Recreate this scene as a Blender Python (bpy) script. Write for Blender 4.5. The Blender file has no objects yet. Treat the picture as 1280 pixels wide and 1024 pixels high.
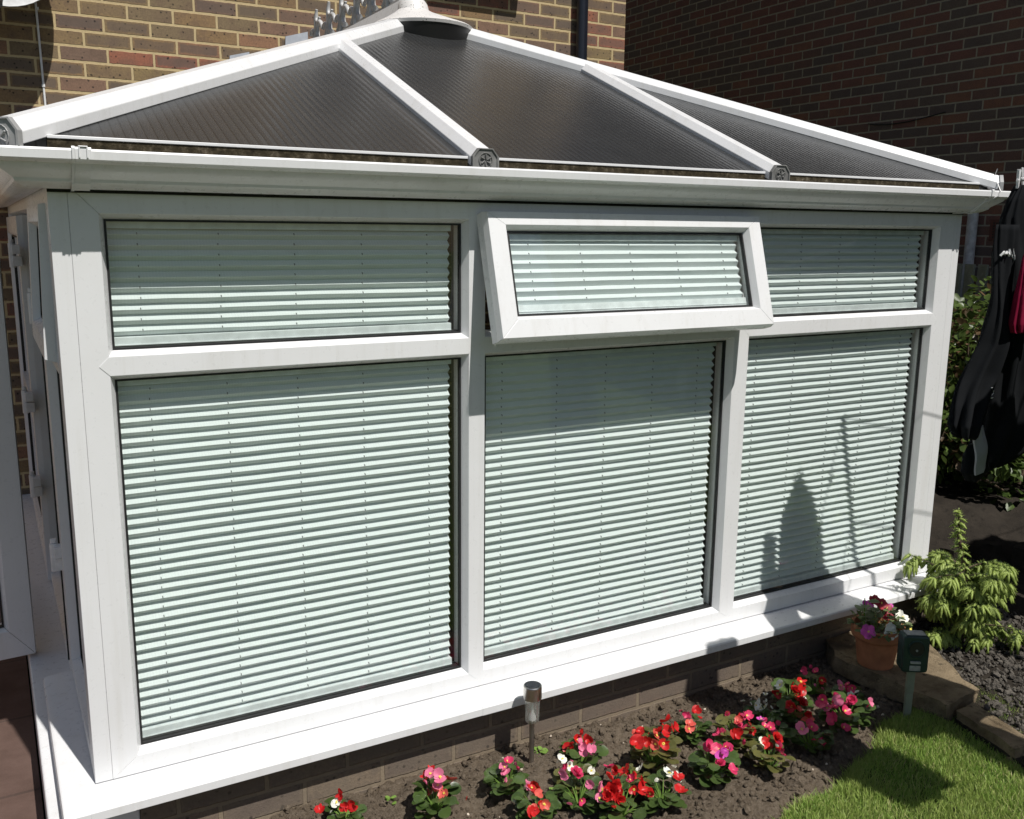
import bpy, bmesh, math, random
import numpy as np
from mathutils import Vector, Matrix, noise
sc = bpy.context.scene
COL = sc.collection
RAD = math.radians
rnd = random.Random(7)

# ------------------------------------------------------------------ objects
class MB:
    """collects polygons, then links them as ONE mesh object"""
    def __init__(s): s.v = []; s.f = []; s.mi = []; s.m = 0
    def add(s, vs, fs):
        n = len(s.v); s.v += [tuple(p) for p in vs]
        for f in fs: s.f.append([n + i for i in f]); s.mi.append(s.m)
        return s
    def box(s, x0, x1, y0, y1, z0, z1):
        return s.add([(x0,y0,z0),(x1,y0,z0),(x1,y1,z0),(x0,y1,z0),(x0,y0,z1),(x1,y0,z1),(x1,y1,z1),(x0,y1,z1)],
                     [(0,3,2,1),(4,5,6,7),(0,1,5,4),(1,2,6,5),(2,3,7,6),(3,0,4,7)])
    def loft(s, rings, closed=True, caps=True):
        n = len(rings[0]); vs = [p for r in rings for p in r]; fs = []
        for k in range(len(rings)-1):
            for i in range(n if closed else n-1):
                j = (i+1) % n
                fs.append((k*n+i, k*n+j, (k+1)*n+j, (k+1)*n+i))
        if caps and closed:
            fs.append(tuple(range(n))[::-1]); fs.append(tuple((len(rings)-1)*n+i for i in range(n)))
        return s.add(vs, fs)
    def tube(s, path, r, n=8, caps=True):
        path = [Vector(p) for p in path]; rings = []
        up = Vector((0.31,0.22,0.92))
        for k, p in enumerate(path):
            a = path[max(k-1,0)]; b = path[min(k+1,len(path)-1)]; t = (b-a).normalized()
            x = t.cross(up)
            if x.length < 1e-3: x = t.cross(Vector((1,0,0)))
            x.normalize(); y = t.cross(x); rr = r[k] if isinstance(r,(list,tuple)) else r
            rings.append([p + x*rr*math.cos(2*math.pi*i/n) + y*rr*math.sin(2*math.pi*i/n) for i in range(n)])
        return s.loft(rings, True, caps)
    def lathe(s, prof, c=(0,0,0), n=32, caps=True, sx=1, sy=1):
        rings = [[(c[0]+r*sx*math.cos(2*math.pi*i/n), c[1]+r*sy*math.sin(2*math.pi*i/n), c[2]+z) for i in range(n)] for r,z in prof]
        return s.loft(rings, True, caps)
    def xf(s, fn): s.v = [tuple(fn(p)) for p in s.v]; return s
    def build(s, name, mat, parent=None, smooth=None, bevel=0, seg=2):
        me = bpy.data.meshes.new(name); me.from_pydata(s.v, [], s.f)
        bm = bmesh.new(); bm.from_mesh(me); bmesh.ops.recalc_face_normals(bm, faces=bm.faces[:]); bm.to_mesh(me); bm.free()
        for m in (mat if isinstance(mat,(list,tuple)) else [mat]): me.materials.append(m)
        if isinstance(mat,(list,tuple)) and len(mat) > 1: me.polygons.foreach_set('material_index', s.mi)
        return link(name, me, parent, smooth, bevel, seg)
def link(name, me, parent=None, smooth=None, bevel=0, seg=2):
    if smooth is not None:
        me.polygons.foreach_set('use_smooth', [True]*len(me.polygons))
        if smooth < 179: me.set_sharp_from_angle(angle=RAD(smooth))
    o = bpy.data.objects.new(name, me); COL.objects.link(o)
    if parent:
        o.parent = parent; o.location = -parent.location
    if bevel:
        b = o.modifiers.new('bevel','BEVEL'); b.width = bevel; b.segments = seg; b.limit_method = 'ANGLE'; b.angle_limit = RAD(35)
    return o
def raw(name, v, f, mat, parent=None, smooth=None, mi=None):
    """mesh from big arrays, normals left as they are"""
    me = bpy.data.meshes.new(name); me.from_pydata(v, [], f)
    for m in (mat if isinstance(mat,(list,tuple)) else [mat]): me.materials.append(m)
    if mi is not None: me.polygons.foreach_set('material_index', mi)
    return link(name, me, parent, smooth)
def tag(o, label, cat, group=None, kind=None):
    o['label'] = label; o['category'] = cat
    if group: o['group'] = group
    if kind: o['kind'] = kind
    return o
def thing(name, label, cat, loc=(0,0,0), group=None):
    o = bpy.data.objects.new(name, None); COL.objects.link(o); o.location = loc; o.empty_display_size = .05
    return tag(o, label, cat, group)
def struct(o): o['kind'] = 'structure'; return o
def stuff(o): o['kind'] = 'stuff'; return o

# ------------------------------------------------------------------ materials
class N:
    def __init__(s, name):
        s.m = bpy.data.materials.new(name); s.m.use_nodes = True
        s.t = s.m.node_tree; s.t.nodes.clear()
        s.out = s.t.nodes.new('ShaderNodeOutputMaterial')
    def n(s, ty, **kw):
        nd = s.t.nodes.new('ShaderNode'+ty)
        for k, v in kw.items():
            if hasattr(nd, k) and not k[0].isupper() and k not in nd.inputs: setattr(nd, k, v)
            else: s.set(nd.inputs[k], v)
        return nd
    def set(s, sock, v):
        if isinstance(v, bpy.types.NodeSocket): s.t.links.new(v, sock)
        else: sock.default_value = v
    def math(s, op, a, b=0.0, c=0.0):
        nd = s.t.nodes.new('ShaderNodeMath'); nd.operation = op
        s.set(nd.inputs[0], a); s.set(nd.inputs[1], b); s.set(nd.inputs[2], c); return nd.outputs[0]
    def ramp(s, fac, stops, interp='LINEAR'):
        nd = s.t.nodes.new('ShaderNodeValToRGB'); r = nd.color_ramp; r.interpolation = interp
        while len(r.elements) < len(stops): r.elements.new(0.5)
        for e, (p, c) in zip(r.elements, stops):
            e.position = p; e.color = (*c, 1) if len(c) == 3 else c
        s.set(nd.inputs[0], fac); return nd.outputs[0]
    def mix(s, fac, a, b, mode='MIX'):
        nd = s.t.nodes.new('ShaderNodeMix'); nd.data_type = 'RGBA'; nd.blend_type = mode
        for i, v in ((0,fac),(6,a),(7,b)):
            if isinstance(v,(tuple,list)) and len(v) == 3: v = (*v,1)
            s.set(nd.inputs[i], v)
        return nd.outputs[2]
    def noise(s, scale, detail=4, rough=.55, vec=None, dist=0):
        nd = s.t.nodes.new('ShaderNodeTexNoise'); nd.inputs['Scale'].default_value = scale
        nd.inputs['Detail'].default_value = detail; nd.inputs['Roughness'].default_value = rough; nd.inputs['Distortion'].default_value = dist
        s.t.links.new(vec if vec else s.obj(), nd.inputs['Vector']); return nd.outputs['Fac']
    def obj(s):
        if not hasattr(s,'_o'): s._o = s.t.nodes.new('ShaderNodeTexCoord').outputs['Object']
        return s._o
    def bump(s, h, strength=.3, dist=.002, normal=None):
        nd = s.t.nodes.new('ShaderNodeBump'); nd.inputs['Strength'].default_value = strength; nd.inputs['Distance'].default_value = dist
        s.t.links.new(h, nd.inputs['Height'])
        if normal: s.t.links.new(normal, nd.inputs['Normal'])
        return nd.outputs[0]
    def pbr(s, color, rough=.5, normal=None, spec=.5, **kw):
        nd = s.t.nodes.new('ShaderNodeBsdfPrincipled')
        if isinstance(color,(tuple,list)) and len(color) == 3: color = (*color,1)
        s.set(nd.inputs['Base Color'], color); s.set(nd.inputs['Roughness'], rough); s.set(nd.inputs['Specular IOR Level'], spec)
        if normal: s.t.links.new(normal, nd.inputs['Normal'])
        for k, v in kw.items(): s.set(nd.inputs[k.replace('_',' ')], v)
        s.t.links.new(nd.outputs[0], s.out.inputs[0]); return nd

def plain(name, color, rough=.5, spec=.5, var=.12, scale=30, bump=0, bscale=200, **kw):
    m = N(name); f = m.noise(scale, 5)
    d = tuple(c*(1-var) for c in color); l = tuple(min(1,c*(1+var)) for c in color)
    c = m.mix(m.ramp(f, [(.3,(0,0,0)),(.7,(1,1,1))]), d, l)
    m.pbr(c, rough, m.bump(m.noise(bscale,3), bump, .001) if bump else None, spec, **kw); return m.m

def upvc_mat():
    m = N('white_upvc'); f = m.noise(3.5, 6, .6); g = m.noise(60, 4, .7)
    c = m.mix(m.ramp(f, [(.35,(0,0,0)),(.75,(1,1,1))]), (.75,.755,.768), (.705,.71,.715))
    c = m.mix(m.math('MULTIPLY', m.ramp(g, [(.66,(0,0,0)),(.78,(1,1,1))]), .07), c, (.52,.50,.46))
    mp = m.n('Mapping', Vector=m.obj(), Scale=(26,26,1.6)); st = m.ramp(m.noise(1.0,5,.65,mp.outputs[0]), [(.52,(0,0,0)),(.72,(1,1,1))]); c = m.mix(m.math('MULTIPLY', st, .22), c, (.50,.48,.43))
    m.pbr(c, m.ramp(g, [(.3,(.24,)*3),(.7,(.38,)*3)]), m.bump(m.noise(5,1), .03, .001), .5); return m.m
def brick_mat(name, bw, bh, colors, mortar, ax='x', jt=.010, spots=True, dirt=0, off=(0,0), patchy=.5):
    m = N(name); xyz = m.n('SeparateXYZ', Vector=m.obj())
    wob = m.math('MULTIPLY', m.math('SUBTRACT', m.noise(22,3), .5), .006)
    wob2 = m.math('MULTIPLY', m.math('SUBTRACT', m.noise(31,3,.5,None,.4), .5), .006)
    u0 = m.math('ADD', m.math('ADD', xyz.outputs[0 if ax=='x' else 1], 40.0+off[0]), wob)
    v0 = m.math('ADD', m.math('ADD', xyz.outputs[2], 20.0+off[1]), wob2)
    row = m.math('FLOOR', m.math('DIVIDE', v0, bh))
    rn = m.n('TexWhiteNoise', noise_dimensions='1D', W=row).outputs[0]
    sh = m.math('ADD', m.math('MULTIPLY', m.math('MODULO', row, 2.0), .5), m.math('MULTIPLY', rn, .12))
    cu = m.math('ADD', m.math('DIVIDE', u0, bw), sh); ci = m.math('FLOOR', cu)
    fu = m.math('MULTIPLY', m.math('FRACT', cu), bw); fv = m.math('MULTIPLY', m.math('FRACT', m.math('DIVIDE', v0, bh)), bh)
    def edge(f, w): return m.math('MINIMUM', f, m.math('SUBTRACT', w, f))
    e = m.math('MINIMUM', edge(fu,bw), edge(fv,bh))
    mort = m.ramp(m.math('DIVIDE', e, .02), [(jt/2/.02,(1,1,1)),(jt/2/.02+.1,(0,0,0))])
    cid = m.n('CombineXYZ', X=ci, Y=row, Z=3.7).outputs[0]
    wn = m.n('TexWhiteNoise', noise_dimensions='3D', Vector=cid)
    stops = [(i/len(colors), c) for i, c in enumerate(colors)]
    col = m.ramp(wn.outputs['Value'], stops, 'CONSTANT')
    # within one brick: fired darker core, shifted per brick
    vo = m.n('VectorMath', operation='ADD', **{}); m.set(vo.inputs[0], m.obj()); m.set(vo.inputs[1], m.n('VectorMath', operation='SCALE', Scale=9.0).outputs[0])
    m.t.links.new(wn.outputs['Color'], vo.inputs[1].links[0].from_node.inputs[0])
    core = m.math('MULTIPLY', m.ramp(m.noise(13,3,.6,vo.outputs[0]), [(.42,(0,0,0)),(.62,(1,1,1))]), patchy)
    col = m.mix(core, col, tuple(np.mean(colors,axis=0)*np.array([.62,.66,.8])))
    col = m.mix(m.ramp(m.noise(110,5,.7), [(.3,(0,0,0)),(.7,(1,1,1))]), m.mix(1.0, col, (.72,.72,.74), 'MULTIPLY'), m.mix(1.0, col, (1.18,1.16,1.12), 'MULTIPLY'))
    if spots:
        face = m.ramp(m.math('DIVIDE', m.math('ADD', e, m.math('MULTIPLY', m.math('SUBTRACT', m.noise(60,4,.65,vo.outputs[0]), .5), .02)), .03), [(.36,(0,0,0)),(.62,(1,1,1))])
        pick = m.ramp(m.n('SeparateColor', Color=wn.outputs['Color']).outputs[1], [(.0,(.0,)*3),(.34,(.15,)*3),(.46,(.95,)*3),(1,(.65,)*3)])
        col = m.mix(m.math('MULTIPLY', m.math('MULTIPLY', face, pick), .8), col, m.mix(m.noise(35,4), (.095,.075,.064), (.155,.12,.10)))
        vor = m.n('TexVoronoi', Vector=m.obj(), Scale=44.0).outputs['Distance']
        sp = m.math('MULTIPLY', m.ramp(vor, [(.15,(1,1,1)),(.27,(0,0,0))]), m.ramp(m.noise(26,2), [(.46,(0,0,0)),(.54,(1,1,1))]))
        col = m.mix(m.math('MULTIPLY', sp, .85), col, (.02,.018,.018))
    mc = m.mix(m.noise(40,5,.7), tuple(c*.72 for c in mortar), tuple(min(c*1.18,1) for c in mortar))
    col = m.mix(mort, col, mc)
    if dirt:
        col = m.mix(m.math('MULTIPLY', m.ramp(m.noise(7,6,.65), [(.3,(0,0,0)),(.6,(1,1,1))]), dirt), col, (.17,.14,.108))
    h = m.math('ADD', m.math('MULTIPLY', m.math('SUBTRACT', 1.0, mort), 1.0), m.math('MULTIPLY', m.noise(160,4,.7), .45))
    m.pbr(col, .9, m.bump(h, .8, .004), .2); return m.m
def pc_mat(name, ax):
    m = N(name); xyz = m.n('SeparateXYZ', Vector=m.obj()).outputs[ax]
    ph = m.math('FRACT', m.math('DIVIDE', m.math('ADD', xyz, 10.0), .0218))
    line = m.ramp(ph, [(0,(1,1,1)),(.07,(.25,.25,.25)),(.16,(0,0,0)),(.90,(0,0,0)),(1,(1,1,1))])
    h = m.math('ADD', m.math('MULTIPLY', m.math('ABSOLUTE', m.math('SUBTRACT', ph, .5)), -1.0), m.math('MULTIPLY', m.noise(3,2),.35))
    c = m.mix(m.noise(6,5,.6), (.026,.027,.028), (.040,.041,.042)); c = m.mix(m.math('MULTIPLY', line, .85), c, (.006,.0055,.005))
    sp = m.ramp(m.noise(170,3,.8), [(.70,(0,0,0)),(.76,(1,1,1))]); c = m.mix(m.math('MULTIPLY', sp, .12), c, (.25,.23,.2))
    m.pbr(c, m.math('ADD', m.math('MULTIPLY', m.noise(14,5,.65), .16), .17), m.bump(h, .42, .0032), .36); return m.m
def glass_mat(name, tint, ior=1.45, rough=0.0):
    m = N(name); tr = m.n('BsdfTransparent', Color=(*tint,1)); gl = m.n('BsdfGlossy', Color=(1,1,1,1), Roughness=rough)
    bf = m.n('NewGeometry').outputs['Backfacing']; fr = m.n('Fresnel'); m.set(fr.inputs['IOR'], m.math('ADD', m.math('MULTIPLY', bf, 1/ior-ior), ior)); mx = m.n('MixShader'); m.set(mx.inputs[0], fr.outputs[0])
    m.set(mx.inputs[1], tr.outputs[0]); m.set(mx.inputs[2], gl.outputs[0]); m.set(m.out.inputs[0], mx.outputs[0]); return m.m
def lens_mat():
    m = N('clear_lens'); tr = m.n('BsdfTransparent', Color=(.96,.97,.96,1)); gl = m.n('BsdfGlossy', Color=(1,1,1,1), Roughness=.12); df = m.n('BsdfTranslucent', Color=(.8,.8,.78,1))
    a = m.n('MixShader'); m.set(a.inputs[0], .22); m.set(a.inputs[1], tr.outputs[0]); m.set(a.inputs[2], df.outputs[0])
    b = m.n('MixShader'); m.set(b.inputs[0], .13); m.set(b.inputs[1], a.outputs[0]); m.set(b.inputs[2], gl.outputs[0]); m.set(m.out.inputs[0], b.outputs[0]); return m.m
def blind_mat():
    m = N('pleated_fabric'); xyz = m.n('SeparateXYZ', Vector=m.obj())
    wv = m.ramp(m.math('FRACT', m.math('DIVIDE', m.math('ADD', xyz.outputs[0],9.0), .0072)), [(.0,(0,0,0)),(.3,(1,1,1)),(.7,(1,1,1)),(1,(0,0,0))])
    c = m.mix(wv, (.75,.80,.795), (.83,.87,.865)); c = m.mix(m.noise(12,4), c, (.79,.83,.825))
    d = m.n('BsdfDiffuse', Color=c, Roughness=.4, Normal=m.bump(m.noise(400,2), .15, .0006)); t = m.n('BsdfTranslucent', Color=(.55,.58,.55,1))
    mx = m.n('MixShader'); m.set(mx.inputs[0], .09); m.set(mx.inputs[1], d.outputs[0]); m.set(mx.inputs[2], t.outputs[0]); m.set(m.out.inputs[0], mx.outputs[0]); return m.m
def leaf_mat(name, a, b, rough=.35, trans=.25, scale=25, rim=None):
    m = N(name); c = m.mix(m.ramp(m.noise(scale,4), [(.35,(0,0,0)),(.65,(1,1,1))]), a, b)
    g = m.n('NewGeometry'); c = m.mix(m.math('MULTIPLY', g.outputs['Random Per Island'], .55), c, tuple(x*1.5 for x in b))
    p = m.pbr(c, rough, m.bump(m.noise(120,3), .3, .001), .45)
    t = m.n('BsdfTranslucent', Color=m.mix(.5, c, tuple(min(1,x*2.2) for x in b)))
    mx = m.n('MixShader'); m.set(mx.inputs[0], trans); m.set(mx.inputs[1], p.outputs[0]); m.set(mx.inputs[2], t.outputs[0]); m.set(m.out.inputs[0], mx.outputs[0]); return m.m
def soil_mat():
    m = N('dry_soil'); f = m.noise(9,8,.7); g = m.noise(80,6,.7)
    c = m.mix(m.ramp(f,[(.3,(0,0,0)),(.7,(1,1,1))]), (.066,.049,.033), (.165,.128,.090))
    c = m.mix(m.ramp(g,[(.35,(0,0,0)),(.7,(1,1,1))]), c, (.21,.17,.13)); c = m.mix(m.math('MULTIPLY', m.ramp(m.noise(260,2),[(.70,(0,0,0)),(.74,(1,1,1))]),.6), c, (.40,.36,.30))
    m.pbr(c, .95, m.bump(m.math('ADD', g, m.noise(220,4,.8)), 1.0, .007), .1); return m.m
def grass_mat():
    m = N('grass_blade'); g = m.n('NewGeometry').outputs['Random Per Island']
    c = m.ramp(g, [(0,(.15,.27,.045)),(.35,(.25,.41,.075)),(.7,(.36,.49,.11)),(.88,(.50,.54,.20)),(1,(.62,.52,.30))])
    c = m.mix(m.ramp(m.noise(5,3),[(.4,(0,0,0)),(.7,(1,1,1))]), c, (.33,.41,.11))
    p = m.pbr(c, .5, None, .3); t = m.n('BsdfTranslucent', Color=c); mx = m.n('MixShader'); m.set(mx.inputs[0], .35)
    m.set(mx.inputs[1], p.outputs[0]); m.set(mx.inputs[2], t.outputs[0]); m.set(m.out.inputs[0], mx.outputs[0]); return m.m
def stone_mat(name, a, b, c2, scale=8):
    m = N(name); c = m.mix(m.ramp(m.noise(scale,7,.65),[(.3,(0,0,0)),(.7,(1,1,1))]), a, b)
    c = m.mix(m.ramp(m.noise(scale*3,6,.7),[(.55,(0,0,0)),(.7,(1,1,1))]), c, c2)
    m.pbr(c, .9, m.bump(m.math('ADD', m.noise(scale*2,8,.7), m.noise(150,3)), .8, .006), .2); return m.m
def patio_mat():
    m = N('brown_paving'); br = m.n('TexBrick', Vector=m.obj(), Scale=1.0, **{'Brick Width':.6,'Row Height':.45,'Mortar Size':.006})
    br.inputs['Color1'].default_value = (.10,.062,.05,1); br.inputs['Color2'].default_value = (.13,.08,.064,1); br.inputs['Mortar'].default_value = (.05,.035,.03,1)
    c = m.mix(.5, br.outputs['Color'], m.ramp(m.noise(10,6,.65),[(.3,(.07,.045,.036)),(.7,(.15,.10,.085))]))
    m.pbr(c, .85, m.bump(m.noise(90,5,.7), .5, .003), .2); return m.m
def mossy_mat():
    m = N('mossy_edge'); c = m.ramp(m.noise(55,6,.75),[(.3,(.010,.008,.005)),(.52,(.045,.036,.020)),(.66,(.12,.10,.07)),(.78,(.42,.40,.36))])
    m.pbr(c, .9, m.bump(m.noise(140,4),.6,.003), .2); return m.m
def speck_mat():
    m = N('speckled_white_plastic'); v = m.n('TexVoronoi', Vector=m.obj(), Scale=95.0).outputs['Distance']
    s = m.math('MULTIPLY', m.ramp(v,[(.16,(1,1,1)),(.24,(0,0,0))]), m.ramp(m.noise(30,2),[(.45,(0,0,0)),(.52,(1,1,1))]))
    c = m.mix(m.noise(10,5), (.74,.73,.72),(.60,.58,.56)); m.pbr(m.mix(s, c, (.03,.03,.02)), .45, None, .4); return m.m
def cloth_mat(name, a, b):
    m = N(name); c = m.mix(m.noise(14,6,.65), a, b); w = m.n('TexWave', Vector=m.obj(), Scale=240.0); m.pbr(c, .95, m.bump(w.outputs['Fac'], .25, .0008), .05); return m.m

M = dict(
 upvc=upvc_mat(), gasket=plain('black_rubber',(.012,.012,.013),.55), glass=glass_mat('window_glass',(.972,.988,.982),1.55), clear=lens_mat(),
 blind=blind_mat(), rail=plain('blind_rail',(.74,.78,.78),.4), cord=plain('blind_cord',(.20,.21,.21),.8),
 pcx=pc_mat('bronze_polycarbonate_front',0), pcy=pc_mat('bronze_polycarbonate_side',1), moss=mossy_mat(), speck=speck_mat(),
 cap=plain('grey_plastic',(.33,.33,.33),.5,var=.2,bump=.2), capd=plain('dirty_grey_plastic',(.17,.17,.165),.6,var=.3), black=plain('black_plastic',(.012,.012,.012),.5), lead=plain('lead_flashing',(.42,.45,.50),.5,var=.2,scale=12),
 white=plain('white_plastic',(.74,.74,.74),.4), crest=plain('weathered_plastic',(.50,.50,.50),.4,var=.25), steel=plain('brushed_steel',(.55,.54,.52),.28,Metallic=1.0,var=.1), gal=plain('grey_metal_mesh',(.22,.225,.23),.5,Metallic=.3,var=.2),
 pipe=plain('dark_pipe',(.012,.014,.022),.3), stem=plain('dull_steel_tube',(.33,.30,.27),.35,Metallic=.9,var=.25), panel=plain('solar_panel',(.02,.021,.028),.25),
 terra=plain('terracotta',(.37,.145,.07),.85,var=.34,scale=13,bump=.5), soil=soil_mat(), grass=grass_mat(), dkgreen=plain('dark_green_plastic',(.008,.030,.028),.42,var=.2), stake=plain('grey_green_stake',(.19,.21,.16),.6,var=.15),
 label=plain('worn_silver_label',(.30,.31,.31),.5,var=.3,scale=60), slab=stone_mat('sandstone',(.11,.082,.050),(.27,.21,.135),(.055,.045,.030),11), rock=stone_mat('shade_dark_rock',(.016,.013,.010),(.038,.031,.024),(.011,.009,.007)),  # rock albedo is lowered to stand in for shade on the bank
 gravel=stone_mat('gravel_stone',(.055,.048,.040),(.15,.135,.115),(.03,.027,.024),20), patio=patio_mat(), lawnbase=stone_mat('lawn_base',(.035,.060,.013),(.07,.095,.024),(.08,.07,.035),14), ground=stone_mat('garden_ground',(.045,.075,.02),(.08,.11,.03),(.07,.07,.03),2),
 fence=stone_mat('weathered_timber',(.20,.205,.165),(.32,.32,.26),(.38,.38,.33),10), hedge=leaf_mat('hedge_leaf',(.030,.055,.012),(.085,.125,.030),.35,.25), hedged=leaf_mat('copper_leaf',(.06,.045,.025),(.12,.075,.04),.4,.25),
 beg=leaf_mat('begonia_leaf',(.026,.048,.014),(.066,.105,.028),.28,.22), begb=leaf_mat('begonia_leaf_bronze',(.05,.06,.018),(.125,.12,.038),.3,.25), spr=leaf_mat('spruce_tip',(.24,.31,.07),(.33,.41,.11),.5,.3), sprd=leaf_mat('spruce_needle',(.03,.06,.018),(.06,.10,.03),.5,.2), bark=plain('bark',(.10,.07,.045),.9,var=.3,bump=.6),
 lime=leaf_mat('weed_leaf',(.12,.22,.04),(.20,.32,.07),.45,.3), pet_leaf=leaf_mat('petunia_leaf',(.06,.10,.035),(.13,.17,.065),.5,.25),
 red=leaf_mat('red_petal',(.34,.006,.008),(.50,.016,.016),.42,.2,60), pink=leaf_mat('pink_petal',(.58,.09,.21),(.70,.20,.32),.45,.25,60), rose=leaf_mat('rose_petal',(.42,.012,.07),(.58,.045,.13),.42,.2,60), salmon=leaf_mat('coral_petal',(.50,.045,.04),(.62,.12,.09),.42,.2,60),
 wht=leaf_mat('white_petal',(.66,.66,.58),(.74,.74,.66),.5,.2,60), mag=leaf_mat('magenta_petal',(.48,.03,.30),(.60,.10,.42),.5,.2,60), crim=leaf_mat('crimson_petal',(.20,.008,.02),(.30,.02,.035),.5,.2,60), ylw=leaf_mat('yellow_petal',(.75,.60,.06),(.8,.7,.15),.5,.2,60),
 dkcloth=cloth_mat('charcoal_fabric',(.007,.008,.009),(.017,.018,.020)), navy=cloth_mat('navy_fabric',(.012,.014,.022),(.03,.03,.042)), redcloth=cloth_mat('crimson_fabric',(.15,.006,.026),(.26,.016,.05)), gycloth=cloth_mat('grey_fabric',(.28,.29,.33),(.38,.39,.43)), wcloth=cloth_mat('white_fabric',(.62,.62,.62),(.74,.74,.74)),
 spacer=plain('dark_spacer',(.05,.05,.048),.5), gutline=plain('gap_shade_black',(.006,.006,.006),.8),
 yard=plain('dark_interior',(.14,.13,.12),.7),
)
stock = [(.27,.18,.095),(.24,.15,.105),(.22,.165,.10),(.31,.13,.085),(.27,.20,.10),(.20,.135,.10),(.29,.165,.10),(.26,.185,.10)]
M['hbrick'] = brick_mat('stock_brick', .2172, .0724, stock, (.54,.425,.24))
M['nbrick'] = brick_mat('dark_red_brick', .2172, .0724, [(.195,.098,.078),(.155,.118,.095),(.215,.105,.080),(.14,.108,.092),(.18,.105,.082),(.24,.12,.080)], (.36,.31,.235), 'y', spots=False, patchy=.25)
M['dbrick'] = brick_mat('soil_stained_brick', .2172, .0724, [(.20,.155,.112),(.185,.135,.105),(.225,.175,.125),(.18,.14,.105)], (.27,.215,.15), dirt=.6, off=(.10,.035))

# ------------------------------------------------------------------ camera, light, sky
f, yaw, pit, rol = 1167.16, RAD(29.4055), RAD(11.004), RAD(.601)
cd = bpy.data.cameras.new('camera'); cam = bpy.data.objects.new('camera', cd); COL.objects.link(cam); sc.camera = cam
cd.sensor_width = 36; cd.lens = f/1280*36; cd.clip_end = 500; cd.clip_start = .02
fw = Vector((math.sin(yaw)*math.cos(pit), math.cos(yaw)*math.cos(pit), -math.sin(pit))); r = Vector((math.cos(yaw), -math.sin(yaw), 0)); u = r.cross(fw)
r2 = r*math.cos(rol) + u*math.sin(rol); u2 = -r*math.sin(rol) + u*math.cos(rol)
mw = Matrix((r2, u2, -fw)).transposed().to_4x4(); mw.translation = (-.1312, -2.2283, 1.3064); cam.matrix_world = mw
SUN = Vector((.2, -1, 1.62)).normalized()
ld = bpy.data.lights.new('sun','SUN'); ld.energy = 4.6; ld.angle = RAD(.53); ld.color = (1,.965,.91)
lo = bpy.data.objects.new('sun', ld); COL.objects.link(lo); lo.rotation_euler = SUN.to_track_quat('Z','Y').to_euler(); lo.location = SUN*20
w = bpy.data.worlds.new('World'); sc.world = w; w.use_nodes = True
sk = w.node_tree.nodes.new('ShaderNodeTexSky'); sk.sky_type = 'NISHITA'; sk.sun_disc = False
sk.sun_elevation = math.asin(SUN.z); sk.sun_rotation = math.atan2(SUN.x, SUN.y); sk.air_density = 1.0; sk.dust_density = 1.2
bg = w.node_tree.nodes['Background']; w.node_tree.links.new(sk.outputs[0], bg.inputs[0]); bg.inputs[1].default_value = .055
sc.view_settings.view_transform = 'Standard'; sc.view_settings.look = 'None'; sc.view_settings.exposure = 0.06
sc.render.engine = 'CYCLES'; sc.cycles.max_bounces = 8; sc.cycles.transparent_max_bounces = 16

# ------------------------------------------------------------------ houses
house = thing('house', 'house rear wall of brown and red stock brick in full sun behind the glass roof', 'house', (0,3,-.3))
b = MB(); b.box(-6,3.625,3,9,-.4,6.2); b.build('wall', M['hbrick'], house)
b = MB(); b.tube([(3.257,2.945,-.3),(3.257,2.945,5.9)], .036, 20); b.tube([(3.257,2.945,4.4),(3.257,2.945,4.47)], .043, 20); b.build('downpipe', M['pipe'], house, 40)
def house_window(x0, x1, z0, z1):
    wf = MB(); t = .07
    for a in ((x0,x1,z0,z0+t),(x0,x1,z1-t,z1),(x0,x0+t,z0+t,z1-t),(x1-t,x1,z0+t,z1-t),((x0+x1)/2-t/2,(x0+x1)/2+t/2,z0+t,z1-t)): wf.box(a[0],a[1],2.975,3.03,a[2],a[3])
    wf = wf.build('window', M['upvc'], house, None, .004)
    g = MB().box(x0+t,x1-t,2.990,2.997,z0+t,z1-t).build('pane', M['panel'], house); g.parent = wf; g.location = (0,0,0)
    s = MB().box(x0-.09,x1+.09,2.87,2.999,z0-.07,z0-.003).build('sill', M['fence'], house, None, .006); s.parent = wf; s.location = (0,0,0)
house_window(1.55, 2.75, 2.83, 3.95); house_window(-2.2,-.8,2.9,4.0)
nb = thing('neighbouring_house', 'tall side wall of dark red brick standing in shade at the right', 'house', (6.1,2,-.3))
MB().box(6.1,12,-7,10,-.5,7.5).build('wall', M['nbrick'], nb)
ab = MB(); y0,y1,z0,z1 = 1.76,1.975,1.255,1.40; ab.box(6.088,6.099,y0,y1,z0,z1); ab = ab.build('air_brick', plain('red_clay',(.12,.045,.032),.8), nb, None, .003)
ho = MB()
for i in range(8):
    for j in range(6):
        a = y0+.022+i*.0222; c = z0+.016+j*.0195; ho.box(6.0865,6.0875,a,a+.012,c,c+.012)
ho = ho.build('vent_hole', M['black'], nb); ho.parent = ab; ho.location = (0,0,0)
MB().tube([(6.05,2.085,.2),(6.05,2.085,1.62)], .036, 14).build('downpipe', M['crest'], nb, 40)
MB().tube([(6.09, 3.11-.077*i, 2.145+.0027*i-.030*math.sin(math.pi*(i/9)**.8)) for i in range(10)], .004, 6).build('cable', M['black'], nb, 60)

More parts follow.
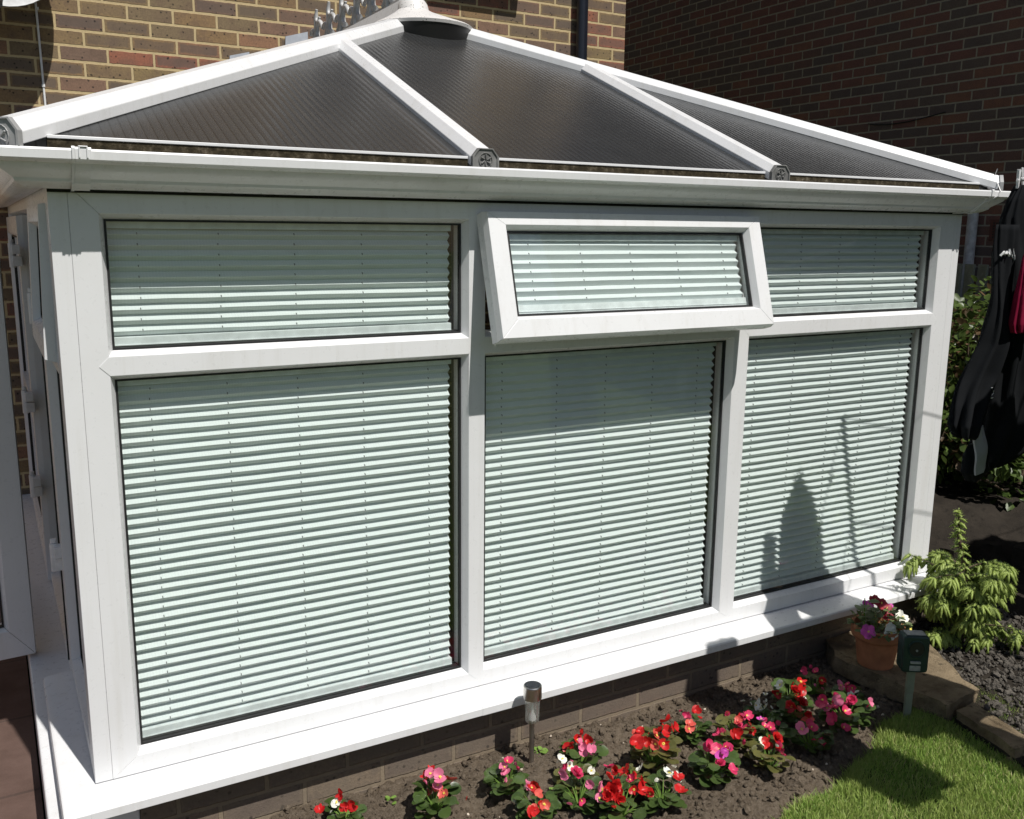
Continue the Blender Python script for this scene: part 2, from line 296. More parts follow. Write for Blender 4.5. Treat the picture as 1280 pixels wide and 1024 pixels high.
# satellite dish on the house wall
dish = thing('satellite_dish', 'round grey satellite dish fixed high on the sunlit brick wall at the left', 'dish', (.03,2.98,2.53))
b = MB(); rings = []
nrm = Vector((.10,-.90,.32)).normalized(); dx = Vector((1,0,0)) - nrm*nrm.x; dx.normalize(); dz = nrm.cross(dx); dz = -dz if dz.z < 0 else dz
C0 = Vector((.035,2.79,2.515))
for k, (rr, dd) in enumerate([(.02,-.055),(.10,-.048),(.19,-.024),(.262,.004),(.268,.004),(.268,-.004),(.19,-.033),(.10,-.057),(.02,-.063)]):
    rings.append([C0 + dx*rr*math.cos(t*math.pi/24) + dz*rr*1.08*math.sin(t*math.pi/24) + nrm*dd for t in range(48)])
b.loft(rings).build('reflector', M['gal'], dish, 50)
b = MB(); b.tube([C0-nrm*.06, (.035,2.9,2.50), (.035,2.998,2.50)], .02, 12); b.box(-.03,.10,2.985,2.999,2.42,2.58); b.build('bracket', M['gal'], dish, 40)
b = MB(); b.tube([C0-dz*.28-nrm*.02, C0-dz*.20+nrm*.30], .011, 10); b.tube([C0-dz*.20+nrm*.30, C0-dz*.15+nrm*.24], .026, 12); b.build('feed_arm', M['capd'], dish, 40)
b = MB(); b.tube([(.10,2.985,2.50),(.17,2.992,2.46),(.195,2.993,2.36),(.199,2.993,2.1),(.203,2.993,1.75),(.2,2.993,1.2)], .0052, 8)
for z in (2.3,1.95): b.box(.193,.207,2.985,2.999,z,z+.012)
tag(b.build('cable', M['white'], None, 50), 'thin white aerial lead clipped down the brick wall below the dish', 'cable')

# ------------------------------------------------------------------ conservatory
con = thing('conservatory', 'white plastic conservatory with a dark tinted hipped roof and three front bays', 'conservatory', (1.5,0,-.25))
def sub(o, p): o.parent = p; o.location = (0,0,0); return o      # sub-part of a part that already sits at the thing's offset
MB().box(.0905,3.0,-.03,.09,-.45,-.0365).build('dwarf_wall', M['dbrick'], con, None, .004)
b = MB(); b.box(-.107,.09,-.028,2.999,-.35,-.055); b.build('plinth', M['upvc'], con, None, .006, 3)
MB().box(2.91,3.0,.091,2.999,-.45,-.0365).build('side_dwarf_wall', M['dbrick'], con)
MB().box(.091,2.909,.091,2.998,-.40,-.19).build('floor_slab', M['yard'], con)
# cill with mitred returns
prof = [(-.06,-.0025),(.02,-.003),(.09,-.0075),(.097,-.010),(.10,-.0145),(.10,-.034),(.097,-.0365),(.085,-.0365),(.083,-.033),(-.06,-.033)]
rings = [[(-.78*d,.665,z) for d,z in prof], [(-.78*d,-d,z) for d,z in prof], [(3+.78*d,-d,z) for d,z in prof], [(3+.78*d,2.99,z) for d,z in prof]]
MB().loft(rings).build('cill', M['upvc'], con, 30)

for x0,x1 in ((-.02,.075),(.985,1.085)):
    pj = [(d+(.0009 if d>.0 else 0), z+(.0009 if z>-.02 else 0)) for d,z in prof if d >= 0 and z > -.0345] 
    MB().loft([[(x,-d,z) for d,z in pj]+[(x,-d+.003,z-.003) for d,z in reversed(pj)] for x in (x0,x1)]).build('cill_joint', M['upvc'], con, 30)
T_id = lambda p: p
T_left = lambda p: (p[1], p[0], p[2])                       # facade x -> side y ; facade depth -> +x
T_right = lambda p: (3-p[1], p[0], p[2])
SL = .012
def member(face, sight, yf=0.0, T=T_id, yb=.07, ys=.027):
    rings = [[T((x,yf,z)) for x,z in face], [T((x,yf+ys,z)) for x,z in sight], [T((x,yb,z)) for x,z in sight]]
    return MB().loft(rings)
def frame_ring(X0,X1,Z0,Z1,x0,x1,z0,z1,yf=0.0,T=T_id,yb=.07,ys=.027,g=.00025,os=0.0):
    """four mitred members; outer X0..Z1 and sight lines x0..z1"""
    o = []
    s = SL
    F = dict(o=[(X0+os,Z0+os),(X1-os,Z0+os),(X1-os,Z1-os),(X0+os,Z1-os)], O=[(X0,Z0),(X1,Z0),(X1,Z1),(X0,Z1)], i=[(x0-s,z0-s),(x1+s,z0-s),(x1+s,z1+s),(x0-s,z1+s)], I=[(x0,z0),(x1,z0),(x1,z1),(x0,z1)])
    for k,(ax,sg) in enumerate(((0,1),(1,1),(0,-1),(1,-1))):
        j = (k+1)%4
        def sh(p,a):
            q = list(p); q[ax] += a*sg*g; return tuple(q)
        fc = [sh(F['o'][k],1), sh(F['o'][j],-1), sh(F['i'][j],-1), sh(F['i'][k],1)]
        sg_ = [sh(F['O'][k],1), sh(F['O'][j],-1), sh(F['I'][j],-1), sh(F['I'][k],1)]
        o.append(member(fc, sg_, yf, T, yb, ys))
    return o       # bottom, right, top, left
ZB,ZT,ZU,ZTOP,ZH = .058,.961,1.028,1.316,1.388
XA,XB_,XC,XD,XE,XF = .109,.978,1.050,1.920,2.006,2.874
PL,PR = .0385,2.9615
for m_, nm in zip(frame_ring(PL+.0004,PR-.0004,0.0,ZH,XA,XF,ZB,ZTOP), ('bottom_rail','stile','head_rail','stile')):
    m_.build(nm, M['upvc'], con, None, .0008)
for x0,x1 in ((0,PL),(PR,3.0)):
    MB().box(x0,x1,.0002,.0385,0,ZH).build('corner_post', M['upvc'], con, None, .0012, 2)
def vmull(x0,x1,z0,z1,T=T_id,h=.022):
    xm = (x0+x1)/2; a,c = x0+SL,x1-SL
    return member([(a,z0-.012),(xm,z0-.012-h),(c,z0-.012),(c,z1+.012),(xm,z1+.012+h),(a,z1+.012)], [(x0,z0),(xm,z0-.01),(x1,z0),(x1,z1),(xm,z1+.01),(x0,z1)], -.0007, T)
def htrans(x0,x1,z0,z1,T=T_id,h=.022):
    zm = (z0+z1)/2; a,c = z0+SL,z1-SL
    return member([(x0-.012,a),(x1+.012,a),(x1+.012+h,zm),(x1+.012,c),(x0-.012,c),(x0-.012-h,zm)], [(x0,z0),(x1,z0),(x1+.01,zm),(x1,z1),(x0,z1),(x0-.01,zm)], -.0011, T)
for x0,x1 in ((XB_,XC),(XD,XE)): vmull(x0,x1,ZB,ZTOP).build('mullion', M['upvc'], con, None, .0008)
for x0,x1 in ((XA,XB_),(XC,XD),(XE,XF)): htrans(x0,x1,ZT,ZU).build('transom', M['upvc'], con, None, .0008)

def gasket(x0,x1,z0,z1,y0,y1,T=T_id,t=.0045):
    b = MB()
    for a in ((x0,x1,z0,z0+t),(x0,x1,z1-t,z1),(x0,x0+t,z0+t,z1-t),(x1-t,x1,z0+t,z1-t)): b.box(a[0],a[1],y0,y1,a[2],a[3])
    return b.xf(T)
def window(x0,x1,z0,z1,T=T_id,parent=None,yg=.024):
    g = gasket(x0,x1,z0,z1,yg,yg+.012,T); g.add(*(lambda q_: (q_.v,q_.f))(MB().box(x0+.004,x1-.004,yg+.010,yg+.030,z0+.0045,z0+.0065).xf(T))); g = g.build('window', M['gasket'], parent or con)
    # inner reveal of the sealed unit and the pane
    rv = MB()
    for a in ((x0,x1,z0-.02,z0-.0005),(x0,x1,z1+.0005,z1+.02),(x0-.02,x0-.0005,z0,z1),(x1+.0005,x1+.02,z0,z1)): rv.box(a[0],a[1],.0705,.085,a[2],a[3])
    sub(rv.xf(T).build('inner_frame', M['spacer'], con), g)
    sub(MB().box(x0+.001,x1-.001,yg+.004,yg+.008,z0+.001,z1-.001).xf(T).build('pane', M['glass'], con), g)
    return g
PITCH = .0243
def blind(x0,x1,z0,z1,label,T=T_id,yc=.056,n=5,drop=0.0,seed=0,gap=.022,dep=.0145,bottom=.0):
    rb = random.Random(seed); bx0,bx1 = x0+.004,x1-gap
    base = T(((x0+x1)/2,yc,z0)); t = thing('pleated_blind', label, 'blind', base, 'pleated blinds in the front windows')
    zt = z1-.020; zb = z0+.026+bottom; npl = max(4, round((zt-zb)/PITCH)); p = (zt-zb)/npl
    b = MB(); NX = 24; vs = []; fs = []
    for k in range(2*npl+1):
        zz = zt - k*p/2; front = k % 2
        for i in range(NX+1):
            xx = bx0 + (bx1-bx0)*i/NX
            wv = .0012*noise.noise(Vector((xx*3, k*.37+seed*9, 0))) + .0007*noise.noise(Vector((xx*11,k*.8,seed)))
            vs.append((xx, yc + (-dep/2 if front else dep/2) + wv*.8, zz + wv*(1 if 0<k<2*npl else 0)))
    for k in range(2*npl):
        for i in range(NX): fs.append((k*(NX+1)+i, k*(NX+1)+i+1, (k+1)*(NX+1)+i+1, (k+1)*(NX+1)+i))
    b.add(vs,fs).xf(T); b.build('fabric', M['blind'], t)
    rl = MB(); rl.box(bx0-.001,bx1+.003,yc-.011,yc+.010,zb-.024,zb-.0005); rl.box(bx0-.001,bx1+.003,yc-.0125,yc-.0112,zb-.020,zb-.017); rl.xf(T).build('bottom_rail', M['rail'], t, None, .0015)
    MB().box(bx0-.001,bx1+.003,yc-.011,yc+.010,zt+.0005,z1-.0005).xf(T).build('top_rail', M['rail'], t, None, .0015)
    for j in range(n):
        fx = (.08 + .84*j/(n-1)); xx = bx0+(bx1-bx0)*fx + rb.uniform(-.004,.004); c = MB()
        for k in range(npl):
            zc = zt-(k+.5)*p; j2 = xx+rb.uniform(-.0012,.0012)
            c.box(j2-.0009,j2+.0009,yc-dep/2-.0006,yc+.001,zc-.0004,zc+.0042)
        c.xf(T).build('cord', M['cord'], t)
    return t
L3 = ('left','middle','right')
window(XA,XB_,ZU,ZTOP); window(XA,XB_,ZB,ZT); window(XC,XD,ZB,ZT); window(XE,XF,ZU,ZTOP); window(XE,XF,ZB,ZT)
blind(XA,XB_,ZU,ZTOP,'short pale pleated blind above the biggest left hand pane, half in gutter shade',seed=1)
blind(XA,XB_,ZB,ZT,'tall pale pleated blind in the nearest lower left pane, almost all sunlit',seed=2)
blind(XC,XD,ZB,ZT,'tall pleated blind in the lower middle pane, its upper part shaded by the open window',seed=3)
blind(XE,XF,ZU,ZTOP,'short pleated blind in the upper right pane beside the open window',seed=4)
blind(XE,XF,ZB,ZT,'tall pleated blind in the lower right pane with a cone shaped shadow on it',seed=5)
# open top hung window
ANG = RAD(16.2); HZ, HY = 1.340, .0
dn = Vector((0,-math.sin(ANG),-math.cos(ANG))); ou = Vector((0,-math.cos(ANG),math.sin(ANG)))
def T_sash(p):   # p = (x, depth behind sash face, local z from 0 (bottom) to .345 (top))
    q = Vector((p[0],HY,HZ)) + ou*(.048-p[1]) + dn*(.345-p[2]); return tuple(q)
SX0,SX1 = 1.012,1.966
ring = frame_ring(SX0,SX1,0,.345,SX0+.068,SX1-.064,.066,.345-.052,0,T_sash,.052,.022,.0003,.006)
sash = MB()
for m_ in ring: sash.add(m_.v, m_.f)
sash = sash.build('opening_window', M['upvc'], con, None, .0008)
sx0,sx1,sz0,sz1 = SX0+.068,SX1-.064,.066,.345-.052
sub(gasket(sx0,sx1,sz0,sz1,.019,.031,T_sash).build('gasket', M['gasket'], con), sash)
sub(MB().box(sx0+.001,sx1-.001,.023,.027,sz0+.001,sz1-.001).xf(T_sash).build('pane', M['glass'], con), sash)
seal = MB()
for a in ((SX0+.008,SX1-.008,.006,.012),(SX0+.008,SX0+.014,.012,.333),(SX1-.014,SX1-.008,.012,.333)): seal.box(a[0],a[1],.0525,.058,a[2],a[3])
sub(seal.xf(T_sash).build('weather_seal', M['gasket'], con), sash)
for xx in (SX0+.03,SX1-.03):   # friction stays between frame and sash
    a = Vector(T_sash((xx,.055,.10))); e = Vector((xx, .03, 1.20)); st = MB(); st.tube([a,e,Vector((xx,.03,1.30))], .004, 6); sub(st.build('stay', M['steel'], con), sash)
blind(sx0,sx1,sz0,sz1,'small pleated blind fitted to the tilted open top window',T=T_sash,yc=.046,seed=6,gap=.012,dep=.012,bottom=.006)

# left side wall (seen very obliquely)
SY = [.0385,.105,.60,.665]
for m_, nm in zip(frame_ring(.0395,.672,0,ZH,.10,.61,ZB,ZTOP,0,T_left), ('bottom_rail','stile','head_rail','stile')): m_.build(nm, M['upvc'], con, None, .0008)
htrans(.10,.61,ZT,ZU,T_left).build('transom', M['upvc'], con, None, .0008)
window(.10,.61,ZB,ZT,T_left)
AV = RAD(2.0); HZ2 = 1.352
def T_vent(p):
    dnv = Vector((-math.sin(AV),0,-math.cos(AV))); ouv = Vector((-math.cos(AV),0,math.sin(AV)))
    return tuple(Vector((0,p[0],HZ2)) + ouv*(.014-p[1]) + dnv*(.355-p[2]))
vs_ = MB()
for m_ in frame_ring(.100,.640,0,.355,.13,.58,.062,.30,0,T_vent,.055,.022,.0003,.006): vs_.add(m_.v, m_.f)
vent = vs_.build('opening_window', M['upvc'], con, None, .0008)
sub(MB().box(.13,.58,.022,.027,.062,.30).xf(T_vent).build('pane', M['glass'], con), vent)
sub(gasket(.13,.58,.062,.30,.019,.031,T_vent).build('gasket', M['gasket'], con), vent)
se = MB(); se.box(.104,.634,.056,.064,.004,.011); se.box(.101,.108,.056,.064,.011,.345); sub(se.xf(T_vent).build('weather_seal', M['gasket'], con), vent)
# door frame, closed leaf and open leaf
for m_, nm in zip(frame_ring(.674,2.995,-.05,ZH,.735,2.93,-.0,ZTOP+.02,0,T_left), ('threshold','door_jamb','head_rail','door_jamb')): m_.build(nm, M['upvc'], con, None, .0008)
def leaf(y0,y1,T,nm='door'):
    d = MB()
    for m_ in frame_ring(y0,y1,-.045,1.335,y0+.085,y1-.085,.06,1.25,0,T,.06,.02,.0006,.004): d.add(m_.v, m_.f)
    zz = MB().box(y0+.085,y1-.085,.008,.055,.52,.60).xf(T); d.add(zz.v, zz.f)
    d = d.build(nm, M['upvc'], con, None, .0015)
    sub(MB().box(y0+.085,y1-.085,.020,.026,.06,1.25).xf(T).build('pane', M['glass'], con), d)
    sub(gasket(y0+.085,y1-.085,.06,1.25,.014,.03,T).build('gasket', M['gasket'], con), d)
    return d
dl = leaf(1.60,2.92,lambda p: (p[1]-.012,p[0],p[2]))
MB().box(-.004,.05,.735,.74,0,1.33).build('door_stop', M['gasket'], con)
ha = RAD(3.5)
def T_open(p):     # hinged near y=.98, folded right back to face the garden
    a = p[0]; return (-.082 - a*math.cos(ha) - p[1]*math.sin(ha), .93 - a*math.sin(ha) + p[1]*math.cos(ha), p[2])
do = leaf(0,.80,T_open)
def hinge(x,y,z,parent=None):
    h = MB(); h.tube([(x,y,z),(x,y,z+.085)], .011, 12); h.tube([(x,y,z+.086),(x,y,z+.098)], .0085, 12); h.box(x,x+.03,y-.018,y+.022,z+.004,z+.040); h.box(x,x+.026,y-.04,y+.006,z+.048,z+.08)
    return h.build('hinge', M['white'], con, 40, .001)
for z in (.30,1.03): hinge(-.018,.705,z)
for z in (.30,.62,1.15): hinge(-.035,1.58,z)
# right side wall: same bay frames, seen only from inside or from the side
for m_, nm in zip(frame_ring(.0395,2.995,0,ZH,.10,2.93,ZB,ZTOP,0,T_right), ('bottom_rail','stile','head_rail','stile')): m_.build(nm, M['upvc'], con, None, .0008)
for y0 in (1.0,1.95): vmull(y0,y0+.07,ZB,ZTOP,T_right).build('mullion', M['upvc'], con, None, .0008)
for a,c in ((.10,1.0),(1.07,1.95),(2.02,2.93)):
    htrans(a,c,ZT,ZU,T_right).build('transom', M['upvc'], con, None, .0008); window(a,c,ZB,ZT,T_right); window(a,c,ZU,ZTOP,T_right)

# ---- roof
E0, EZ, TAN = -.055, 1.476, .4187
RZ = EZ + (1.5-E0)*TAN
def slab(poly, nrm, mat, name='roof_panel', t=.022):
    n = Vector(nrm).normalized(); top = [Vector(p) for p in poly]; bot = [p - n*t for p in top]
    return MB().loft([top,bot]).build(name, mat, con)
ez = lambda y: EZ+(y-E0)*TAN
X1,X2 = .992,2.0
fn = (0,-TAN,1)
e_ = .012
slab([(E0,E0,EZ),(X1,E0,EZ),(X1,X1,ez(X1))], fn, M['pcx'])
slab([(X1,E0,EZ),(X2,E0,EZ),(X2,3-X2,ez(3-X2)),(1.5,1.5,RZ),(X1,X1,ez(X1))], fn, M['pcx'])
slab([(X2,E0,EZ),(3-E0,E0,EZ),(X2,3-X2,ez(3-X2))], fn, M['pcx'])
slab([(E0,E0,EZ),(1.5,1.5,RZ),(1.5,2.998,RZ),(E0,2.998,EZ)], (-TAN,0,1), M['pcy'])
slab([(3-E0,E0,EZ),(3-E0,2.998,EZ),(1.5,2.998,RZ),(1.5,1.5,RZ)], (TAN,0,1), M['pcy'])
def bar(p0, p1, name, w=.034, h1=.006, h2=.027, w2=.017, base=-.014, cap=True):
    p0,p1 = Vector(p0),Vector(p1); d = (p1-p0).normalized(); sd = d.cross(Vector((0,0,1))).normalized(); up = sd.cross(d)
    pr = [(-w,base),(-w,h1),(-w2,h2),(w2,h2),(w,h1),(w,base)]
    o = MB().loft([[p0+sd*a+up*c for a,c in pr],[p1+sd*a+up*c for a,c in pr]]).build(name, M['upvc'], con, None, .0015)
    if cap:
        q = p0 - d*.001; vd = Vector((0,0,1)); fd = Vector((d.x,d.y,0)).normalized()
        k = 1.10; pc = [(-w*k,-.030),(-w*k,h1+.003),(-w2*1.2,h2*1.10),(w2*1.2,h2*1.10),(w*k,h1+.003),(w*k,-.030)]
        c = MB(); ring = [[q - fd*dd + sd*a*s + vd*(cc*s+(1-s)*.01) for a,cc in pc] for dd,s in ((.0,1),(.012,1),(.0125,.86),(.009,.84))]
        c.loft(ring)
        ce = q - fd*.0105 + vd*.0; rr = w*.55
        for t in range(16):      # raised rosette
            a = t*math.pi/8; b2 = (t+1)*math.pi/8
            c.tube([ce+sd*rr*math.cos(a)+vd*rr*math.sin(a), ce+sd*rr*math.cos(b2)+vd*rr*math.sin(b2)], .0014, 5)
        for t in range(6):
            a = t*math.pi/3+.3; c.tube([ce+sd*rr*.2*math.cos(a)+vd*rr*.2*math.sin(a), ce-fd*.002+sd*rr*.85*math.cos(a+.25)+vd*rr*.85*math.sin(a+.25)], .0022, 5)
        sub(c.build('end_cap', M['cap'] if name == 'hip_bar' else M['capd'], con, None, .001), o)
    return o
HP = (1.5,1.5,RZ)
bar((E0-.018,E0-.018,EZ-.004), HP, 'hip_bar', .043,.009,.034,.022)
bar((3-E0+.018,E0-.018,EZ-.004), HP, 'hip_bar', .043,.009,.034,.022)
bar((X1,E0-.022,EZ-.004), (X1,X1,ez(X1)+.004), 'glazing_bar'); bar((X2,E0-.022,EZ-.004), (X2,3-X2,ez(3-X2)+.004), 'glazing_bar')
for y in (1.0,2.0):
    for x0 in (0,1):
        xe = E0-.02 if not x0 else 3-E0+.02; xt = min(1.5,y) if not x0 else max(1.5,3-y); zt_ = EZ+(min(1.5,y)-E0)*TAN
        bar((xe,y,EZ-.004),(xt,y,zt_+.004),'glazing_bar')
MB().loft([[(1.5+a,yy,RZ+c) for a,c in ((-.075,-.03),(-.075,.0),(-.05,.055),(-.03,.10),(.03,.10),(.05,.055),(.075,.0),(.075,-.03))] for yy in (1.50,2.997)]).build('ridge_capping', M['upvc'], con, None, .002)
# glazing edge trims: white end closure and mossy eaves strip
for k,(xa,xb) in enumerate(((E0+.06,X1-.036),(X1+.036,X2-.036),(X2+.036,3-E0-.06))):
    MB().box(xa,xb,E0-.006,E0+.008,EZ-.0005,EZ+.0062).xf(lambda p:(p[0],p[1],p[2])).build('end_closure', M['upvc'], con, None, .001)
    MB().box(xa,xb,E0-.003,E0+.010,EZ-.030,EZ-.001).build('eaves_strip', M['moss'], con)
eb = MB(); 
pr = [(-.06,1.3885),(.0,1.3885),(.006,1.40),(.030,1.425),(.048,1.435),(.048,1.4445),(-.03,1.445),(-.06,1.445)]
eb.loft([[(-d,2.99,z) for d,z in pr],[(-d,-d,z) for d,z in pr],[(3+d,-d,z) for d,z in pr],[(3+d,2.99,z) for d,z in pr]]); eb.build('eaves_beam', M['upvc'], con)
MB().box(.0,3.0,-.0035,-.0008,1.3705,1.3878).build('gap_shade_strip', M['gutline'], con)  # black strip standing in for the shade of the gap under the gutter
gp = [(.004,1.380),(.030,1.3765),(.046,1.381),(.060,1.390),(.063,1.3965),(.080,1.409),(.092,1.4185),(.096,1.4255),(.110,1.4285),(.1155,1.433),(.1165,1.4495),(.114,1.4535),(.110,1.4535),(.108,1.448),(.104,1.436),(.09,1.426),(.058,1.398),(.03,1.3845),(.009,1.3855),(.009,1.425),(.004,1.425)]
gut = MB().loft([[(-d,2.99,z) for d,z in gp],[(-d,-d,z) for d,z in gp],[(3+d,-d,z) for d,z in gp],[(3+d,2.99,z) for d,z in gp]]).build('gutter', M['upvc'], con, 28)
def union(x0,x1,grow=.003):
    q = gp[:13]; cx,cz = .05,1.42; ring = [(d+grow*(1 if d>.02 else 0), z+(grow if z>1.44 else -grow if z<1.41 else 0)) for d,z in q]
    pts = ring + [(max(d-.009,.0),z+(.0005 if z<1.44 else -.004)) for d,z in reversed(ring)]
    return MB().loft([[(x,-d,z) for d,z in pts] for x in (x0,x1)])
for x0 in (.05,):
    sub(union(x0,x0+.030).build('gutter_union', M['upvc'], con, 30), gut); sub(union(x0-.006,x0-.0005,.0045).build('gutter_union', M['upvc'], con, 30), gut)
    c = MB().box(x0+.006,x0+.024,-.122,-.100,1.4565,1.459).box(x0+.006,x0+.009,-.1225,-.118,1.435,1.456).box(x0+.021,x0+.024,-.1225,-.118,1.435,1.456); sub(c.build('gutter_clip', M['upvc'], con, None, .001), gut)
sub(union(2.985,2.996,.0035).build('gutter_union', M['upvc'], con, 30), gut)
for xx in (2.0-.0,): pass
MB().tube([(3.05,E0-.03,EZ+.055),(3.045,-.08,EZ+.03),(3.03,-.1195,1.452),(3.015,-.1225,1.435),(2.985,-.085,1.408),(2.96,-.045,1.376),(2.93,-.01,1.374)], .0018, 6).build('cable', M['white'], con, 60)
for sgn in (-1,1):     # stepped lead along the house wall
    fl = MB()
    for k in range(5 if sgn < 0 else 4):
        x = E0 + .235 + k*.30; z = EZ+(x-E0)*TAN; wd = .115+.02*(k%3)
        q = [(x,z-.02),(x+wd,z-.02),(x+wd,z+.205+wd*TAN),(x+.012,z+.225)]
        if sgn > 0: q = [(3-a,c) for a,c in q]
        fl.loft([[(a,2.990,c) for a,c in q],[(a,2.9965,c) for a,c in q]])
    fl.build('flashing', M['lead'], con)
# end boss over the hips
boss = MB(); n = 40
def ell(cx,cy,rx,ry,z,tilt=0): return [(cx+rx*math.cos(2*math.pi*i/n), cy+ry*math.sin(2*math.pi*i/n), z) for i in range(n)]
zc = 2.082
boss.loft([ell(1.5,1.43,.150,.150,zc-.006),ell(1.5,1.43,.199,.199,zc-.001),ell(1.5,1.43,.203,.203,zc+.010),ell(1.5,1.435,.194,.194,zc+.018),ell(1.5,1.47,.135,.135,zc+.048),ell(1.5,1.51,.085,.085,zc+.078),ell(1.5,1.525,.064,.064,zc+.094),ell(1.5,1.53,.060,.060,zc+.118),ell(1.5,1.53,.050,.050,zc+.132)])
bo = boss.build('end_boss', M['speck'], con, 35)
sk_ = MB().loft([ell(1.5,1.43,.168,.168,zc-.085),ell(1.5,1.43,.1965,.1965,zc-.0015)]); sub(sk_.build('skirt', M['black'], con, 35), bo)
# cresting
cr = MB(); zb_ = RZ+.10
cr.box(1.494,1.506,1.66,2.95,zb_,zb_+.022)
def arc(cy,cz,rr,a0,a1,k=10,w=.0095):
    cr.tube([(1.5,cy+rr*math.cos(RAD(a0+(a1-a0)*i/k)),cz+rr*math.sin(RAD(a0+(a1-a0)*i/k))) for i in range(k+1)], [w*(1-.35*i/k) for i in range(k+1)], 8)
y = 1.72
while y < 2.9:
    arc(y+.02,zb_+.075,.042,-80,175,10,.015); arc(y+.135,zb_+.060,.034,-100,-340,10,.013)
    cr.tube([(1.5,y+.075,zb_+.01),(1.5,y+.072,zb_+.09),(1.5,y+.078,zb_+.15),(1.5,y+.062,zb_+.185)], [.016,.014,.012,.007], 8)
    arc(y+.045,zb_+.150,.030,10,-160,8,.011)
    y += .20
cr.build('ridge_cresting', M['crest'], con, 60)

# ------------------------------------------------------------------ ground
struct(MB().box(-60,60,-60,80,-.62,-.42).build('ground', M['ground']))
def lawn_edge(x): return -.68 + (x-1.58)*.30 + .018*math.sin(x*9) + .012*math.sin(x*23+1)
def soil_z(x, y):
    z = -.212 + .010*math.sin(x*2.2) + (.012 if x > 1.5 else 0)*min(1,(x-1.5)*3 if x > 1.5 else 0)
    p = Vector((x,y,0)); z += .016*noise.noise(p*7) + .011*noise.noise(p*19+Vector((3,1,0))) + .008*noise.noise(p*43) + .0065*noise.noise(p*95) + .009*max(0,noise.noise(p*37+Vector((7,2,0)))) + .004*noise.noise(p*170)
    e = y - lawn_edge(x); z -= max(0,.05-e)*.5
    z += .026*math.exp(-((x-1.1)**2+(y+.20)**2)/.02)
    return z
v = []; fc = []; nx, ny = 430, 130
for j in range(ny+1):
    for i in range(nx+1):
        x = .0 + 2.62*i/nx; y = .0 + (lawn_edge(x)-.05)*j/ny
        v.append((x,y,soil_z(x,y)))
for j in range(ny):
    for i in range(nx): a = j*(nx+1)+i; fc.append((a,a+nx+1,a+nx+2,a+1))
struct(raw('soil', v, fc, M['soil'], None, 180))
# crumbs and clods lying on the bed
ico = bmesh.new(); bmesh.ops.create_icosphere(ico, subdivisions=1, radius=1); IV = [p.co.copy() for p in ico.verts]; IF = [[q.index for q in p.verts] for p in ico.faces]; ico.free()
def crumbs(name, spots, mat, smooth=None):
    v = []; fc = []; q = random.Random(len(spots))
    for (x,y,z,s) in spots:
        n0 = len(v); a,b_,c = (q.uniform(.65,1.25) for _ in range(3)); rot = Matrix.Rotation(q.uniform(0,6.3),3,Vector((q.random()-.5,q.random()-.5,q.random()-.5)))
        for p in IV:
            d = rot @ Vector((p.x*a,p.y*b_,p.z*c)); d *= s*(1+.28*q.uniform(-1,1)); v.append((x+d.x,y+d.y,z+d.z))
        fc += [[n0+i for i in t] for t in IF]
    return stuff(raw(name, v, fc, mat, None, smooth))
sp = []
for _ in range(15000):
    x = rnd.uniform(.1,2.45); y = rnd.uniform(lawn_edge(x),-.035); s = .0013+.0095*rnd.random()**6; sp.append((x,y,soil_z(x,y)+s*.3,s))
tag(crumbs('soil_crumbs', sp, M['soil']), 'loose crumbs and clods of dry brown earth over the flower bed', 'soil', None, 'stuff')
sp = []
for _ in range(60):
    x = rnd.uniform(.4,2.4); y = rnd.uniform(lawn_edge(x)+.03,-.05); s = rnd.uniform(.0025,.0052); sp.append((x,y,soil_z(x,y)+s*.5,s))
tag(crumbs('pale_pebbles', sp, plain('pale_pebble',(.55,.47,.38),.8,var=.2)), 'pale pebbles dotted over the dark soil of the flower bed', 'pebbles', None, 'stuff')
# lawn
def lawn_z(x,y): return -.205 + .006*noise.noise(Vector((x*4,y*4,1))) - .02*max(0,1-(lawn_edge(x)-y)/.04)
v = []; fc = []; nx, ny = 150, 90
for j in range(ny+1):
    for i in range(nx+1):
        x = -4 + 8.5*i/nx; t = j/ny; y = lawn_edge(x)+.02 - 9*t**2.2
        v.append((x,y,lawn_z(x,y)))
for j in range(ny):
    for i in range(nx): a = j*(nx+1)+i; fc.append((a,a+nx+1,a+nx+2,a+1))
struct(raw('lawn', v, fc, M['lawnbase'], None, 180))
v = []; fc = []; q = random.Random(3)
def blade(x,y,h,wd,lean):
    a = q.uniform(0,6.283); ca,sa = math.cos(a),math.sin(a); z = lawn_z(x,y); b2 = q.uniform(0,6.283); lx,ly = lean*math.cos(b2),lean*math.sin(b2)
    n0 = len(v)
    v.extend([(x-ca*wd,y-sa*wd,z),(x+ca*wd,y+sa*wd,z),(x+ca*wd*.8+lx*.4,y+sa*wd*.8+ly*.4,z+h*.6),(x-ca*wd*.8+lx*.4,y-sa*wd*.8+ly*.4,z+h*.6),(x+lx,y+ly,z+h)])
    fc.append((n0,n0+1,n0+2,n0+3)); fc.append((n0+3,n0+2,n0+4))
for _ in range(62000):
    x = q.uniform(1.25,2.75); y = lawn_edge(x) - .62*q.random()**1.15 + q.uniform(0,.012)
    if x > 2.40-.25*(lawn_edge(x)-y) and False: continue
    blade(x,y,q.uniform(.010,.027)*(1+.35*noise.noise(Vector((x*9,y*9,0)))),q.uniform(.0007,.0014),q.uniform(.002,.018))
for _ in range(30000):
    x = q.uniform(-.6,1.7) if q.random() < .6 else q.uniform(1.25,3.2); y = lawn_edge(x) - q.uniform(.0,.9) - (.55 if x > 1.7 else 0); blade(x,y,q.uniform(.014,.03),q.uniform(.001,.002),q.uniform(.002,.02))
